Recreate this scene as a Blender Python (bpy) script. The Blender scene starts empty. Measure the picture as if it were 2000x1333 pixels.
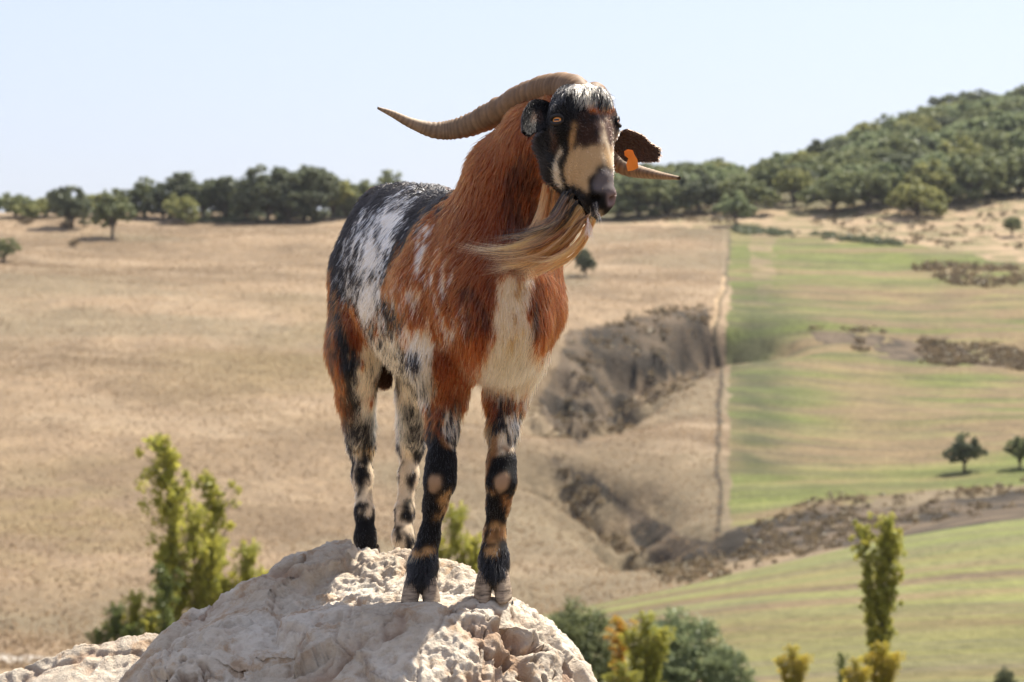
import bpy, math, random
import numpy as np
from mathutils import Vector

# ------------------------------------------------------------------ camera, sky, sun, exposure
scene = bpy.context.scene
COL = scene.collection
F = 85.0 / 36.0 * 2000.0          # focal length in photograph pixels
VH = 600.0                        # photograph row of eye level

cam_d = bpy.data.cameras.new('camera')
cam_d.lens = 85.0
cam_d.sensor_width = 36.0
cam_d.shift_y = -(666.5 - VH) / 2000.0
cam_d.clip_end = 6000.0
cam_d.dof.use_dof = True
cam_d.dof.focus_distance = 5.2
cam_d.dof.aperture_fstop = 7.5
cam = bpy.data.objects.new('camera', cam_d)
COL.objects.link(cam)
cam.rotation_euler = (math.radians(90), 0, 0)
scene.camera = cam

SUN_AZ = math.radians(41)         # clockwise from +Y (away from the camera), towards +X
SUN_EL = math.radians(55)
world = bpy.data.worlds.new('World')
scene.world = world
world.use_nodes = True
wn = world.node_tree
for n in list(wn.nodes):
    wn.nodes.remove(n)
sky = wn.nodes.new('ShaderNodeTexSky')
sky.sky_type = 'NISHITA'
sky.sun_disc = False
sky.sun_elevation = SUN_EL
sky.sun_rotation = SUN_AZ
sky.altitude = 600
sky.air_density = 1.0
sky.dust_density = 4.0
sky.ozone_density = 7.0
bg = wn.nodes.new('ShaderNodeBackground')
bg.inputs['Strength'].default_value = 0.088
wo = wn.nodes.new('ShaderNodeOutputWorld')
veil = wn.nodes.new('ShaderNodeMix')          # thin even veil of high cloud over the whole sky
veil.data_type = 'RGBA'
veil.inputs[0].default_value = 0.6
veil.inputs[7].default_value = (4.1, 4.2, 4.9, 1)
wn.links.new(sky.outputs[0], veil.inputs[6])
wn.links.new(veil.outputs[2], bg.inputs[0])
wn.links.new(bg.outputs[0], wo.inputs[0])

sun_d = bpy.data.lights.new('sun', 'SUN')
sun_d.energy = 5.0
sun_d.angle = math.radians(0.55)
sun_d.color = (1.0, 0.92, 0.80)
sun = bpy.data.objects.new('sun', sun_d)
COL.objects.link(sun)
sdir = Vector((math.sin(SUN_AZ) * math.cos(SUN_EL), math.cos(SUN_AZ) * math.cos(SUN_EL), math.sin(SUN_EL)))
sun.rotation_euler = sdir.to_track_quat('Z', 'Y').to_euler()
sun.location = sdir * 50

scene.view_settings.view_transform = 'Standard'
scene.view_settings.look = 'None'
scene.view_settings.gamma = 1.0
scene.view_settings.use_curve_mapping = False
scene.view_settings.exposure = 1.22
scene.render.engine = 'CYCLES'
scene.cycles.max_bounces = 10
scene.cycles.transparent_max_bounces = 8

HAIRS = 270000
rng = np.random.default_rng(7)
random.seed(7)

# ------------------------------------------------------------------ helpers
def W(u, v, D):
    """point of the place seen at photograph pixel (u, v), D metres in front of the camera"""
    return np.array([D * (u - 1000.0) / F, D, D * (VH - v) / F])

def hash3(ix, iy, iz, seed):
    h = (ix.astype(np.int64) * 374761393 + iy.astype(np.int64) * 668265263 + iz.astype(np.int64) * 2147483647 + seed * 974711)
    h = (h ^ (h >> 13)) * 1274126177
    h = h ^ (h >> 16)
    return (h & 0xffffff).astype(np.float64) / float(0xffffff)

def vnoise(p, seed=0):
    """value noise in 0..1 for an (N, 3) array"""
    i = np.floor(p)
    f = p - i
    f = f * f * f * (f * (f * 6 - 15) + 10)
    i = i.astype(np.int64)
    r = 0
    for dx in (0, 1):
        wx = f[:, 0] if dx else 1 - f[:, 0]
        for dy in (0, 1):
            wy = f[:, 1] if dy else 1 - f[:, 1]
            for dz in (0, 1):
                wz = f[:, 2] if dz else 1 - f[:, 2]
                r = r + wx * wy * wz * hash3(i[:, 0] + dx, i[:, 1] + dy, i[:, 2] + dz, seed)
    return r

def fbm(p, octaves=5, seed=0, gain=0.5, lac=2.03):
    a, s, r = 1.0, 0.0, 0.0
    q = np.array(p, dtype=float)
    for k in range(octaves):
        r = r + a * vnoise(q, seed + k * 17)
        s += a
        a *= gain
        q = q * lac + 13.7
    return r / s

def sstep(a, b, x):
    t = np.clip((x - a) / (b - a), 0, 1)
    return t * t * (3 - 2 * t)

def in_poly(u, v, poly):
    poly = np.asarray(poly, float)
    r = np.zeros(u.shape, bool)
    n = len(poly)
    for i in range(n):
        x0, y0 = poly[i]
        x1, y1 = poly[(i + 1) % n]
        if y0 == y1:
            continue
        c = ((y0 > v) != (y1 > v)) & (u < (x1 - x0) * (v - y0) / (y1 - y0) + x0)
        r ^= c
    return r

def mesh_np(name, verts, faces, smooth=True):
    """faces: an (N, k) integer array"""
    verts = np.asarray(verts, dtype=np.float32)
    faces = np.asarray(faces, dtype=np.int32)
    me = bpy.data.meshes.new(name)
    me.vertices.add(len(verts))
    me.vertices.foreach_set('co', verts.ravel())
    k = faces.shape[1]
    me.loops.add(faces.size)
    me.loops.foreach_set('vertex_index', faces.ravel())
    me.polygons.add(len(faces))
    me.polygons.foreach_set('loop_start', np.arange(0, faces.size, k, dtype=np.int32))
    me.polygons.foreach_set('loop_total', np.full(len(faces), k, dtype=np.int32))
    me.update(calc_edges=True)
    if smooth:
        me.polygons.foreach_set('use_smooth', np.ones(len(faces), dtype=bool))
    return me

def attr(me, name, data, domain='POINT'):
    data = np.asarray(data, dtype=np.float32)
    if data.ndim == 1:
        a = me.attributes.new(name, 'FLOAT', domain)
        a.data.foreach_set('value', data)
    else:
        a = me.attributes.new(name, 'FLOAT_COLOR', domain)
        if data.shape[1] == 3:
            data = np.concatenate([data, np.ones((len(data), 1), np.float32)], 1)
        a.data.foreach_set('color', data.ravel())

def link(name, data, mat=None, parent=None, label=None, cat=None, group=None, kind=None, loc=None):
    o = bpy.data.objects.new(name, data)
    COL.objects.link(o)
    if mat is not None and data is not None:
        if len(data.materials) == 0:
            data.materials.append(mat)
    if parent is not None:
        o.parent = parent
    if loc is not None:
        o.location = loc
    if label: o['label'] = label
    if cat: o['category'] = cat
    if group: o['group'] = group
    if kind: o['kind'] = kind
    return o

class NT:
    """small node-tree writer"""
    def __init__(self, name):
        self.mat = bpy.data.materials.new(name)
        self.mat.use_nodes = True
        self.t = self.mat.node_tree
        for n in list(self.t.nodes):
            self.t.nodes.remove(n)
        self.out = self.t.nodes.new('ShaderNodeOutputMaterial')
    def n(self, kind, **kw):
        nd = self.t.nodes.new(kind)
        for k, v in kw.items():
            if k.startswith('i_'):
                key = k[2:]
                nd.inputs[int(key) if key.isdigit() else key.replace('_', ' ')].default_value = v
            else:
                setattr(nd, k, v)
        return nd
    def l(self, a, b):
        self.t.links.new(a, b)
    def noise(self, coord, scale, detail=4, rough=0.55):
        nd = self.n('ShaderNodeTexNoise')
        nd.inputs['Scale'].default_value = scale
        nd.inputs['Detail'].default_value = detail
        nd.inputs['Roughness'].default_value = rough
        if coord is not None:
            self.l(coord, nd.inputs['Vector'])
        return nd.outputs['Fac']
    def ramp(self, fac, stops):
        nd = self.n('ShaderNodeValToRGB')
        el = nd.color_ramp.elements
        while len(el) < len(stops):
            el.new(0.5)
        for e, (p, c) in zip(el, stops):
            e.position = p
            e.color = c if len(c) == 4 else (*c, 1)
        self.l(fac, nd.inputs[0])
        return nd.outputs[0]
    def mix(self, fac, a, b, mode='MIX'):
        nd = self.n('ShaderNodeMix', data_type='RGBA', blend_type=mode)
        for sock, val in ((nd.inputs[0], fac), (nd.inputs[6], a), (nd.inputs[7], b)):
            if isinstance(val, (int, float)):
                sock.default_value = val
            elif isinstance(val, tuple):
                sock.default_value = val if len(val) == 4 else (*val, 1)
            else:
                self.l(val, sock)
        return nd.outputs[2]
    def math(self, op, a, b=0.0):
        nd = self.n('ShaderNodeMath', operation=op)
        for sock, val in ((nd.inputs[0], a), (nd.inputs[1], b)):
            if isinstance(val, (int, float)):
                sock.default_value = val
            else:
                self.l(val, sock)
        return nd.outputs[0]
    def bump(self, h, strength, dist):
        nd = self.n('ShaderNodeBump')
        nd.inputs['Strength'].default_value = strength
        nd.inputs['Distance'].default_value = dist
        self.l(h, nd.inputs['Height'])
        return nd.outputs[0]
    def principled(self, col, rough=0.8, normal=None, spec=0.3):
        nd = self.n('ShaderNodeBsdfPrincipled')
        if isinstance(col, tuple):
            nd.inputs['Base Color'].default_value = (*col, 1) if len(col) == 3 else col
        else:
            self.l(col, nd.inputs['Base Color'])
        if isinstance(rough, (int, float)):
            nd.inputs['Roughness'].default_value = rough
        else:
            self.l(rough, nd.inputs['Roughness'])
        nd.inputs['Specular IOR Level'].default_value = spec
        if normal is not None:
            self.l(normal, nd.inputs['Normal'])
        self.l(nd.outputs[0], self.out.inputs[0])
        return nd
    def attr(self, name):
        return self.n('ShaderNodeAttribute', attribute_name=name)
    def obj(self):
        return self.n('ShaderNodeTexCoord').outputs['Object']

# ------------------------------------------------------------------ terrain
DK = np.array([2, 9, 25, 45, 60, 75, 90, 105, 120, 135, 160, 185, 210, 240, 270, 300, 330, 360, 390, 420, 450, 500, 560, 650, 900, 3000.0])
UK = np.array([0, 400, 800, 1080, 1400, 1700, 2000.0])
VT = np.array([
    [1480, 1390, 1320, 1270, 1215, 1150, 1020, 890, 780, 680, 600, 545, 500, 465, 437, 420, 415, 425, 440, 460, 500, 570],
    [1480, 1390, 1330, 1290, 1240, 1170, 1030, 900, 790, 690, 612, 555, 508, 470, 440, 425, 420, 425, 440, 460, 500, 570],
    [1480, 1400, 1340, 1290, 1235, 1170, 1050, 930, 820, 715, 630, 568, 518, 475, 445, 428, 420, 428, 440, 460, 500, 570],
    [1400, 1310, 1235, 1180, 1165, 1168, 1090, 980, 860, 745, 650, 580, 525, 478, 445, 425, 412, 400, 400, 420, 480, 570],
    [1400, 1300, 1205, 1130, 1092, 1105, 1070, 960, 850, 740, 650, 580, 525, 480, 440, 415, 400, 382, 375, 385, 470, 565],
    [1390, 1285, 1185, 1105, 1055, 1055, 1050, 975, 875, 765, 665, 590, 530, 480, 440, 405, 375, 335, 305, 290, 400, 560],
    [1380, 1270, 1165, 1080, 1022, 1005, 1015, 955, 870, 765, 670, 595, 530, 475, 430, 390, 352, 292, 235, 195, 240, 540]], float)
ZT = np.zeros((len(UK), len(DK)))
ZT[:, 0:4] = [-1.65, -1.75, -5.6, -9.4]
ZT[:, 4:] = (VH - VT) / F * DK[4:]
NU, ND = 161, 420
LG0, LG1 = math.log(2.0), math.log(3000.0)
_u = np.linspace(0, 2000, NU)
_d = np.exp(np.linspace(LG0, LG1, ND))
_rows = np.array([np.interp(_d, DK, ZT[i]) for i in range(len(UK))])
ZF = np.array([[0.0] * ND for _ in range(NU)])
for j in range(ND):
    ZF[:, j] = np.interp(_u, UK, _rows[:, j])
def gsmooth(a, s, axis):
    r = int(3 * s)
    k = np.exp(-0.5 * (np.arange(-r, r + 1) / s) ** 2)
    k /= k.sum()
    pad = [(0, 0), (0, 0)]
    pad[axis] = (r, r)
    b = np.pad(a, pad, mode='edge')
    return np.apply_along_axis(lambda m: np.convolve(m, k, mode='valid'), axis, b)
ZF = gsmooth(ZF, 9, 0)
ZF = gsmooth(ZF, 3.0, 1)

GULLY = [[(1075, 800), (1150, 720), (1260, 680), (1390, 660)], [(1090, 910), (1180, 960), (1260, 1040), (1330, 1085)]]
GULLY_W = []

def terrain_raw(x, y):
    r = np.sqrt(x * x + y * y)
    az = np.arctan2(x, y)
    azc = np.clip(az, -0.30, 0.30)
    D = np.maximum(r * np.cos(azc), 2.0)
    u = np.clip(1000 + F * np.tan(azc), 0, 2000)
    iu = u / 2000 * (NU - 1)
    idd = np.clip((np.log(np.clip(D, 2.0, 2999.0)) - LG0) / (LG1 - LG0) * (ND - 1), 0, ND - 1.001)
    a = np.clip(iu.astype(int), 0, NU - 2)
    b = idd.astype(int)
    fa, fb = iu - a, idd - b
    z = (ZF[a, b] * (1 - fa) * (1 - fb) + ZF[a + 1, b] * fa * (1 - fb) + ZF[a, b + 1] * (1 - fa) * fb + ZF[a + 1, b + 1] * fa * fb)
    return z

def terrain_z(x, y):
    x = np.asarray(x, float); y = np.asarray(y, float)
    sh = x.shape
    x = x.ravel(); y = y.ravel()
    z = terrain_raw(x, y)
    r = np.sqrt(x * x + y * y)
    p = np.stack([x, y, np.zeros_like(x)], 1)
    amp = sstep(40, 160, r)
    z = z + amp * ((fbm(p / 42.0, 3, 3) - 0.5) * 3.6 + (fbm(p / 9.0, 3, 9) - 0.5) * 0.5)
    for g, wd, dep in GULLY_W:
        d = np.full(len(x), 1e9)
        for (ax, ay), (bx, by) in zip(g[:-1], g[1:]):
            ex, ey = bx - ax, by - ay
            t = np.clip(((x - ax) * ex + (y - ay) * ey) / (ex * ex + ey * ey), 0, 1)
            d = np.minimum(d, np.hypot(x - ax - t * ex, y - ay - t * ey))
        rough = 0.25 + 1.5 * fbm(p / 4.0, 4, 31, 0.6)
        z = z - dep * rough * np.exp(-(d / wd) ** 2)
    return z.reshape(sh)

def ground_at(u, v, dmin=60.0, dmax=700.0):
    """the nearest terrain point seen at pixel (u, v) beyond dmin"""
    D = np.linspace(dmin, dmax, 2600)
    x = D * (u - 1000) / F
    z = terrain_z(x, D)
    vv = VH - z / D * F
    k = np.nonzero(vv <= v)[0]
    i = k[0] if len(k) else len(D) - 1
    return np.array([x[i], D[i], z[i]])

for gi, (line, wd, dep) in enumerate(((GULLY[0], 7.0, 7.0), (GULLY[1], 3.6, 4.0))):
    pts = [ground_at(u, v, 138.0)[:2] for u, v in line]
    GULLY_W.append((pts, wd, dep))

az_in = np.linspace(-0.245, 0.245, 540)
az_out = np.linspace(0.245, 2 * math.pi - 0.245, 150)[1:-1]
AZ = np.concatenate([az_in, az_out])
RR = np.concatenate([[0.3], np.exp(np.linspace(math.log(2.0), math.log(60), 40)), np.exp(np.linspace(math.log(60), math.log(520), 560))[1:], np.exp(np.linspace(math.log(520), math.log(2600), 34))[1:]])
A2, R2 = np.meshgrid(AZ, RR)
TX = (np.sin(A2) * R2).ravel()
TY = (np.cos(A2) * R2).ravel()
TZ = terrain_z(TX, TY)
nA, nR = len(AZ), len(RR)
ii, jj = np.meshgrid(np.arange(nR - 1), np.arange(nA), indexing='ij')
j2 = (jj + 1) % nA
tf = np.stack([ii * nA + jj, ii * nA + j2, (ii + 1) * nA + j2, (ii + 1) * nA + jj], -1).reshape(-1, 4)[:, ::-1]
me = mesh_np('ground', np.stack([TX, TY, TZ], 1), tf)

# land cover: which kind of ground lies where (dry grass, green crop, bare scrub, path, woodland floor)
def land_cover(x, y, z):
    D = np.maximum(y, 1.0)
    u = 1000 + F * x / D
    v = VH - F * z / D
    p = np.stack([x, y, np.zeros_like(x)], 1)
    wob = (fbm(p / 6.0, 3, 51) - 0.5)
    uu = u + wob * 26
    vv = v + wob * 26
    near = (D < 128) & (y > 0)
    n1 = fbm(p / 14.0, 4, 61)
    n2 = fbm(p / 3.0, 3, 71)
    ps = np.stack([x / 30.0, y / 3.6, np.zeros_like(x)], 1)
    st = fbm(ps, 4, 81)
    ps2 = np.stack([x / 16.0, (y + 0.05 * x) / 1.3, np.zeros_like(x)], 1)
    st2 = fbm(ps2, 3, 91)
    C = np.zeros((len(x), 3))
    dryA = np.array([0.305, 0.226, 0.148]); dryB = np.array([0.195, 0.143, 0.092]); dryC = np.array([0.36, 0.28, 0.192])
    t = sstep(0.36, 0.64, 0.5 * n1 + 0.5 * fbm(p / np.array([38.0, 22.0, 1.0]), 3, 63))[:, None]
    C[:] = dryA * (1 - t) + dryB * t
    t = (sstep(0.5, 0.75, 0.5 * st + 0.5 * n2) * 0.6)[:, None]
    C[:] = C * (1 - t) + dryC * t
    gp = (sstep(0.48, 0.66, fbm(p / np.array([30.0, 26.0, 1.0]), 4, 67)) * 0.6)[:, None]  # grey-olive mottling, coloured in for the fold shading missing under the high sun
    C[:] = C * (1 - gp) + np.array([0.185, 0.158, 0.105]) * gp
    # olive tinge across the middle and the foot of the dry slope
    ol = np.array([0.215, 0.165, 0.085])
    t = (np.exp(-((u - 620) / 330) ** 2 - ((v - 700) / 90) ** 2) * 0.75 * sstep(0.3, 0.6, n1) + np.exp(-((u - 120) / 260) ** 2 - ((v - 1010) / 110) ** 2) * 0.7 * sstep(0.3, 0.6, n2))
    t = np.clip(t, 0, 1)[:, None]
    C[:] = C * (1 - t) + ol * t
    grA = np.array([0.140, 0.162, 0.050]); grB = np.array([0.220, 0.228, 0.085]); br = np.array([0.225, 0.168, 0.095]); soil_shade = np.array([0.048, 0.041, 0.033])
    row = sstep(0.46, 0.62, fbm(np.stack([x / 22.0, (y + 0.09 * x) / 0.75, 0 * x], 1), 3, 95))[:, None] * 0.55
    # the green crop field beyond the valley
    fld = (~near) & in_poly(uu, vv, [(1425, 452), (1510, 452), (1760, 480), (2400, 530), (2400, 930), (2000, 945), (1800, 965), (1600, 995), (1425, 1030)])
    t = sstep(0.40, 0.60, 0.6 * st + 0.4 * n1)[:, None]
    c = grA * (1 - t) + br * t
    t2 = sstep(0.52, 0.7, st2)[:, None] * 0.6
    c = c * (1 - t2) + grB * t2
    lo = np.exp(-((u - 1700) / 90) ** 2 - ((v - 800) / 110) ** 2)[:, None] * 0.85
    c = c * (1 - lo) + br * lo
    tan = (in_poly(uu, vv, [(1468, 440), (1512, 440), (1508, 560), (1485, 600), (1465, 520)]) * 0.75 * sstep(0.35, 0.6, n2))[:, None]
    c = c * (1 - tan) + dryA * tan
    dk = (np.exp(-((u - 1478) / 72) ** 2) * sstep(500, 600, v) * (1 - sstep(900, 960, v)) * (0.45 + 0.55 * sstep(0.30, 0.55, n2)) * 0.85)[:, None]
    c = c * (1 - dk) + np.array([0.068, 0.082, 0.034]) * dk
    c = c * (1 - 0.7 * row) + soil_shade * 1.8 * 0.7 * row
    C[fld] = c[fld]
    # path and dark hedge foot between the dry and the green field
    ln = 1425 - 20 * sstep(460, 650, v) + 3 * np.sin(v / 37.0) + (fbm(np.stack([v / 28.0, 0 * v, 0 * v], 1), 3, 77) - 0.5) * 14
    pth = (~near) & (v > 450) & (v < 1095) & (np.abs(u + wob * 8 - ln) < 2.8)
    C[pth] = np.where((np.abs(n2 - 0.5) < 0.5)[pth, None], np.array([0.115, 0.095, 0.062]), C[pth])
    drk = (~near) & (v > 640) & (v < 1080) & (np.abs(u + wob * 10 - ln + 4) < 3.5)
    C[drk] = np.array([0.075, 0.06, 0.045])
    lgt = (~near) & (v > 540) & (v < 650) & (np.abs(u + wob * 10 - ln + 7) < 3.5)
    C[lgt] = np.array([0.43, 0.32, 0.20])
    # bare broken ground of gullies and stream, coloured darker for the gully's shade
    scr = (~near) & (in_poly(uu, vv, GUL1) | in_poly(uu, vv, GUL2) | in_poly(uu, vv, GUL3) | (in_poly(u + wob * 10, v + wob * 10, STRIP) & (n2 > 0.40)))
    t = sstep(0.35, 0.65, n2)[:, None]
    c = soil_shade * (1 - t) + np.array([0.145, 0.112, 0.080]) * t
    C[scr] = c[scr]
    # rough pasture under the wood
    up = (~near) & in_poly(uu, vv, [(1180, 400), (1430, 400), (2400, 380), (2400, 525), (2000, 515), (1750, 478), (1430, 448), (1180, 432)])
    t = sstep(0.4, 0.65, n2)[:, None]
    c = np.array([0.36, 0.27, 0.175]) * (1 - t) + np.array([0.21, 0.18, 0.10]) * t
    C[up] = c[up]
    wood = (D > 415) & (u > 1150)
    C[wood] = np.array([0.13, 0.115, 0.065])
    # near green hump
    hb = 1080 + (1170 - v) * 0.0
    hump = near & (D > 30) & (u > 1055 + wob * 30) & (v > 0)
    t = sstep(0.42, 0.60, 0.55 * st + 0.45 * st2)[:, None]
    c = grB * (1 - t) + br * t
    t2 = (sstep(0.45, 0.62, n1) * 0.75)[:, None]
    c = c * (1 - t2) + (grA * 0.6 + br * 0.4) * t2
    crest = sstep(100, 118, D)[:, None] * 0.75
    c = c * (1 - crest) + np.array([0.205, 0.232, 0.080]) * crest
    t3 = (sstep(0.58, 0.68, st) * 0.7)[:, None]
    c = c * (1 - t3) + np.array([0.17, 0.125, 0.07]) * t3
    c = c * (1 - 0.75 * row) + (soil_shade * 2.2 + 0.02) * 0.75 * row
    C[hump] = c[hump]
    # gravel track at the foot of the dry slope
    trk = near & (np.abs(D - 103 - 1.2 * np.sin(x / 9)) < 2.2) & (u < 700)
    C[trk] = np.array([0.42, 0.38, 0.33])
    return C * 0.84
STRIP = [(1580, 648), (1700, 655), (1850, 675), (2060, 690), (2060, 724), (1850, 712), (1700, 695), (1600, 672)]
GUL1 = [(1050, 790), (1075, 720), (1120, 650), (1250, 615), (1390, 605), (1395, 735), (1250, 748), (1240, 800), (1130, 865), (1070, 830)]
GUL2 = [(1075, 900), (1160, 930), (1250, 1000), (1330, 1045), (1410, 1065), (1410, 1100), (1290, 1110), (1240, 1060), (1220, 1000), (1130, 945)]
GUL3 = [(1395, 1055), (1500, 1005), (1600, 985), (1750, 990), (2100, 945), (2100, 1000), (1700, 1060), (1395, 1100)]
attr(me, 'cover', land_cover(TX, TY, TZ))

m = NT('ground_cover')
co = m.obj()
base = m.attr('cover').outputs['Color']
n_f = m.noise(co, 1.9, 6, 0.7)
n_m = m.noise(co, 0.28, 4)
c1 = m.mix(0.75, base, m.ramp(n_f, [(0.30, (0.50, 0.48, 0.46)), (0.5, (1, 1, 1)), (0.72, (1.38, 1.36, 1.30))]), 'MULTIPLY')
c2 = m.mix(0.8, c1, m.ramp(n_m, [(0.3, (0.80, 0.80, 0.80)), (0.7, (1.15, 1.14, 1.10))]), 'MULTIPLY')
m.principled(c2, 0.95, m.bump(n_f, 0.9, 0.35), 0.1)
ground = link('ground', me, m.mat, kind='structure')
#@ROCK
# ------------------------------------------------------------------ limestone boulders under the goat
def rock_material():
    m = NT('limestone')
    co = m.obj()
    big = m.noise(co, 3.0, 5)
    fine = m.noise(co, 38.0, 6, 0.65)
    grit = m.noise(co, 190.0, 4, 0.7)
    base = m.ramp(big, [(0.30, (0.41, 0.345, 0.265)), (0.5, (0.53, 0.465, 0.375)), (0.72, (0.62, 0.57, 0.49))])
    stain = m.ramp(m.noise(co, 9.0, 6, 0.7), [(0.54, (1, 1, 1)), (0.63, (0.80, 0.64, 0.50)), (0.72, (0.52, 0.42, 0.35))])
    c = m.mix(0.8, base, stain, 'MULTIPLY')
    c = m.mix(0.6, c, m.ramp(fine, [(0.30, (0.62, 0.58, 0.55)), (0.5, (1, 1, 1)), (0.7, (1.12, 1.12, 1.12))]), 'MULTIPLY')
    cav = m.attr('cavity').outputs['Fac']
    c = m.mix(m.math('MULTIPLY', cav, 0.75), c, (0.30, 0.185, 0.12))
    h = m.math('ADD', m.math('MULTIPLY', fine, 1.0), m.math('MULTIPLY', grit, 0.35))
    m.principled(c, 0.93, m.bump(h, 0.9, 0.012), 0.15)
    return m.mat
M_ROCK = rock_material()

def ridged(p, oct_, seed):
    a, s, r = 1.0, 0.0, 0.0
    q = np.array(p, float)
    for k in range(oct_):
        r = r + a * (1 - np.abs(2 * vnoise(q, seed + 13 * k) - 1))
        s += a
        a *= 0.5
        q = q * 2.1 + 7.3
    return r / s

def build_rock(name, zfun, x0, x1, y0, y1, step, amp, seed, label):
    xs = np.arange(x0, x1, step); ys = np.arange(y0, y1, step)
    X, Y = np.meshgrid(xs, ys)
    Z = zfun(X, Y)
    gy, gx = np.gradient(Z, step)
    N = np.stack([-gx, -gy, np.ones_like(Z)], -1)
    N /= np.linalg.norm(N, axis=-1, keepdims=True)
    P = np.stack([X, Y, Z], -1).reshape(-1, 3)
    Nf = N.reshape(-1, 3)
    calm = np.zeros(len(P))
    for fx, fy, fr in CALM:
        calm = np.maximum(calm, np.exp(-(((P[:, 0] - fx) ** 2 + (P[:, 1] - fy) ** 2) / fr ** 2)))
    # broad facets, lumps, ridges, then pits
    w = np.stack([fbm(P * 5, 3, seed + 1), fbm(P * 5, 3, seed + 2), fbm(P * 5, 3, seed + 3)], 1) - 0.5
    q = P + 0.09 * w
    lump = fbm(q * 4.2, 4, seed + 10) - 0.5
    facet = np.round((fbm(q * 3.0 + np.array([0, 0, 1.0]), 2, seed + 20)) * 7) / 7 - 0.5
    rid = ridged(q * 6.5, 4, seed + 30) - 0.6
    mid = fbm(P * 24, 4, seed + 40, 0.55) - 0.5
    pitn = fbm(q * 17, 3, seed + 50)
    zone = sstep(0.45, 0.62, fbm(P * 3.1, 2, seed + 60))
    pit = (sstep(0.60, 0.68, pitn) + 0.8 * sstep(0.63, 0.69, fbm(P * 46, 2, seed + 55))) * (0.25 + zone)
    crack = sstep(0.055, 0.0, np.abs(fbm(q * np.array([5.5, 5.5, 2.2]), 3, seed + 70) - 0.5)) * sstep(0.46, 0.60, fbm(P * 2.6, 2, seed + 80))
    fine = fbm(P * 70, 3, seed + 90) - 0.5
    pl = fbm(q * 2.3, 2, seed + 15) - 0.5
    crag = np.abs(fbm(q * 9.0, 4, seed + 25, 0.55) - 0.5)
    rough = sstep(0.40, 0.60, fbm(P * 4.0, 3, seed + 65))
    def broken(size, tilt, step_, sd):
        rr = np.random.default_rng(sd)
        n_ = int((x1 - x0) * (y1 - y0) / size ** 2)
        S = np.stack([rr.uniform(x0, x1, n_), rr.uniform(y0, y1, n_)], 1)
        tl = rr.normal(size=(n_, 2)) * tilt
        of = rr.normal(size=n_) * step_
        Q = P[:, :2] + 0.35 * size * w[:, :2] * 2 + 0.05 * size * (np.stack([fbm(P * 30, 2, sd + 1), fbm(P * 30, 2, sd + 2)], 1) - 0.5)
        b1 = np.full(len(P), 9.0); b2 = np.full(len(P), 9.0); i1 = np.zeros(len(P), int); i2 = np.zeros(len(P), int)
        for k in range(n_):
            dd = np.hypot(Q[:, 0] - S[k, 0], (Q[:, 1] - S[k, 1]) * 0.8)
            c1 = dd < b1
            c2 = ~c1 & (dd < b2)
            b2 = np.where(c1, b1, np.where(c2, dd, b2)); i2 = np.where(c1, i1, np.where(c2, k, i2))
            b1 = np.where(c1, dd, b1); i1 = np.where(c1, k, i1)
        val = lambda i: of[i] + tl[i, 0] * (Q[:, 0] - S[i, 0]) + tl[i, 1] * (Q[:, 1] - S[i, 1])
        g = b2 - b1
        wb = 0.5 + 0.5 * sstep(0, size * 0.14, g)
        return val(i1) * wb + val(i2) * (1 - wb), sstep(size * 0.035, 0, g)
    f1, e1 = broken(0.24, 0.13, 0.008, seed + 201)
    f2, e2 = broken(0.085, 0.20, 0.004, seed + 202)
    f1 = np.minimum(f1, 0.012); f2 = np.minimum(f2, 0.006)
    h = 0.06 * pl + 0.02 * lump + f1 + 0.8 * f2 * (0.35 + rough) - 0.045 * crag * rough - 0.006 * e1 - 0.004 * e2 * rough + 0.014 * mid * (0.4 + rough) - 0.020 * pit * (0.4 + rough) - 0.02 * crack + 0.011 * fine * (0.5 + rough) + 0.005 * (fbm(P * 130, 2, seed + 95) - 0.5)
    h *= amp * (1 - 0.85 * calm)
    P = P + Nf * h[:, None]
    ny, nx = X.shape
    i, j = np.meshgrid(np.arange(ny - 1), np.arange(nx - 1), indexing='ij')
    f = np.stack([i * nx + j, i * nx + j + 1, (i + 1) * nx + j + 1, (i + 1) * nx + j], -1).reshape(-1, 4)
    me = mesh_np(name, P, f)
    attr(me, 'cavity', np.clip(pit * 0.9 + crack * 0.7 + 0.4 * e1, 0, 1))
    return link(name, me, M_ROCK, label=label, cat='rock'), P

CALM = [(-0.20, 5.29, 0.09), (-0.05, 5.29, 0.09), (-0.375, 6.15, 0.08), (-0.275, 6.15, 0.08)]
# crest of the boulder as it stands: x, depth of the crest line, height of the crest line
cr = np.array([
    (150, 5.75, 1470), (235, 5.75, 1345), (275, 5.75, 1290), (330, 5.75, 1225), (385, 5.75, 1182), (500, 5.8, 1140), (590, 5.85, 1090), (680, 5.9, 1062), (770, 5.88, 1070),
    (850, 5.7, 1100), (920, 5.52, 1128), (985, 5.40, 1160), (1040, 5.38, 1195), (1100, 5.36, 1235), (1140, 5.34, 1285), (1175, 5.32, 1345), (1215, 5.3, 1450), (1260, 5.3, 1650)])
CX = cr[:, 1] * (cr[:, 0] - 1000) / F
CY = cr[:, 1]
CZ = cr[:, 1] * (VH - cr[:, 2]) / F
fr = np.array([(150, 1480), (215, 1390), (255, 1335), (300, 1292), (380, 1270), (470, 1258), (560, 1247), (650, 1226), (740, 1200), (822, 1184), (963, 1172), (1040, 1212), (1100, 1258), (1150, 1325), (1190, 1430), (1240, 1650)], float)
FX = 5.24 * (fr[:, 0] - 1000) / F
FZ = 5.24 * (VH - fr[:, 1]) / F
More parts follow.
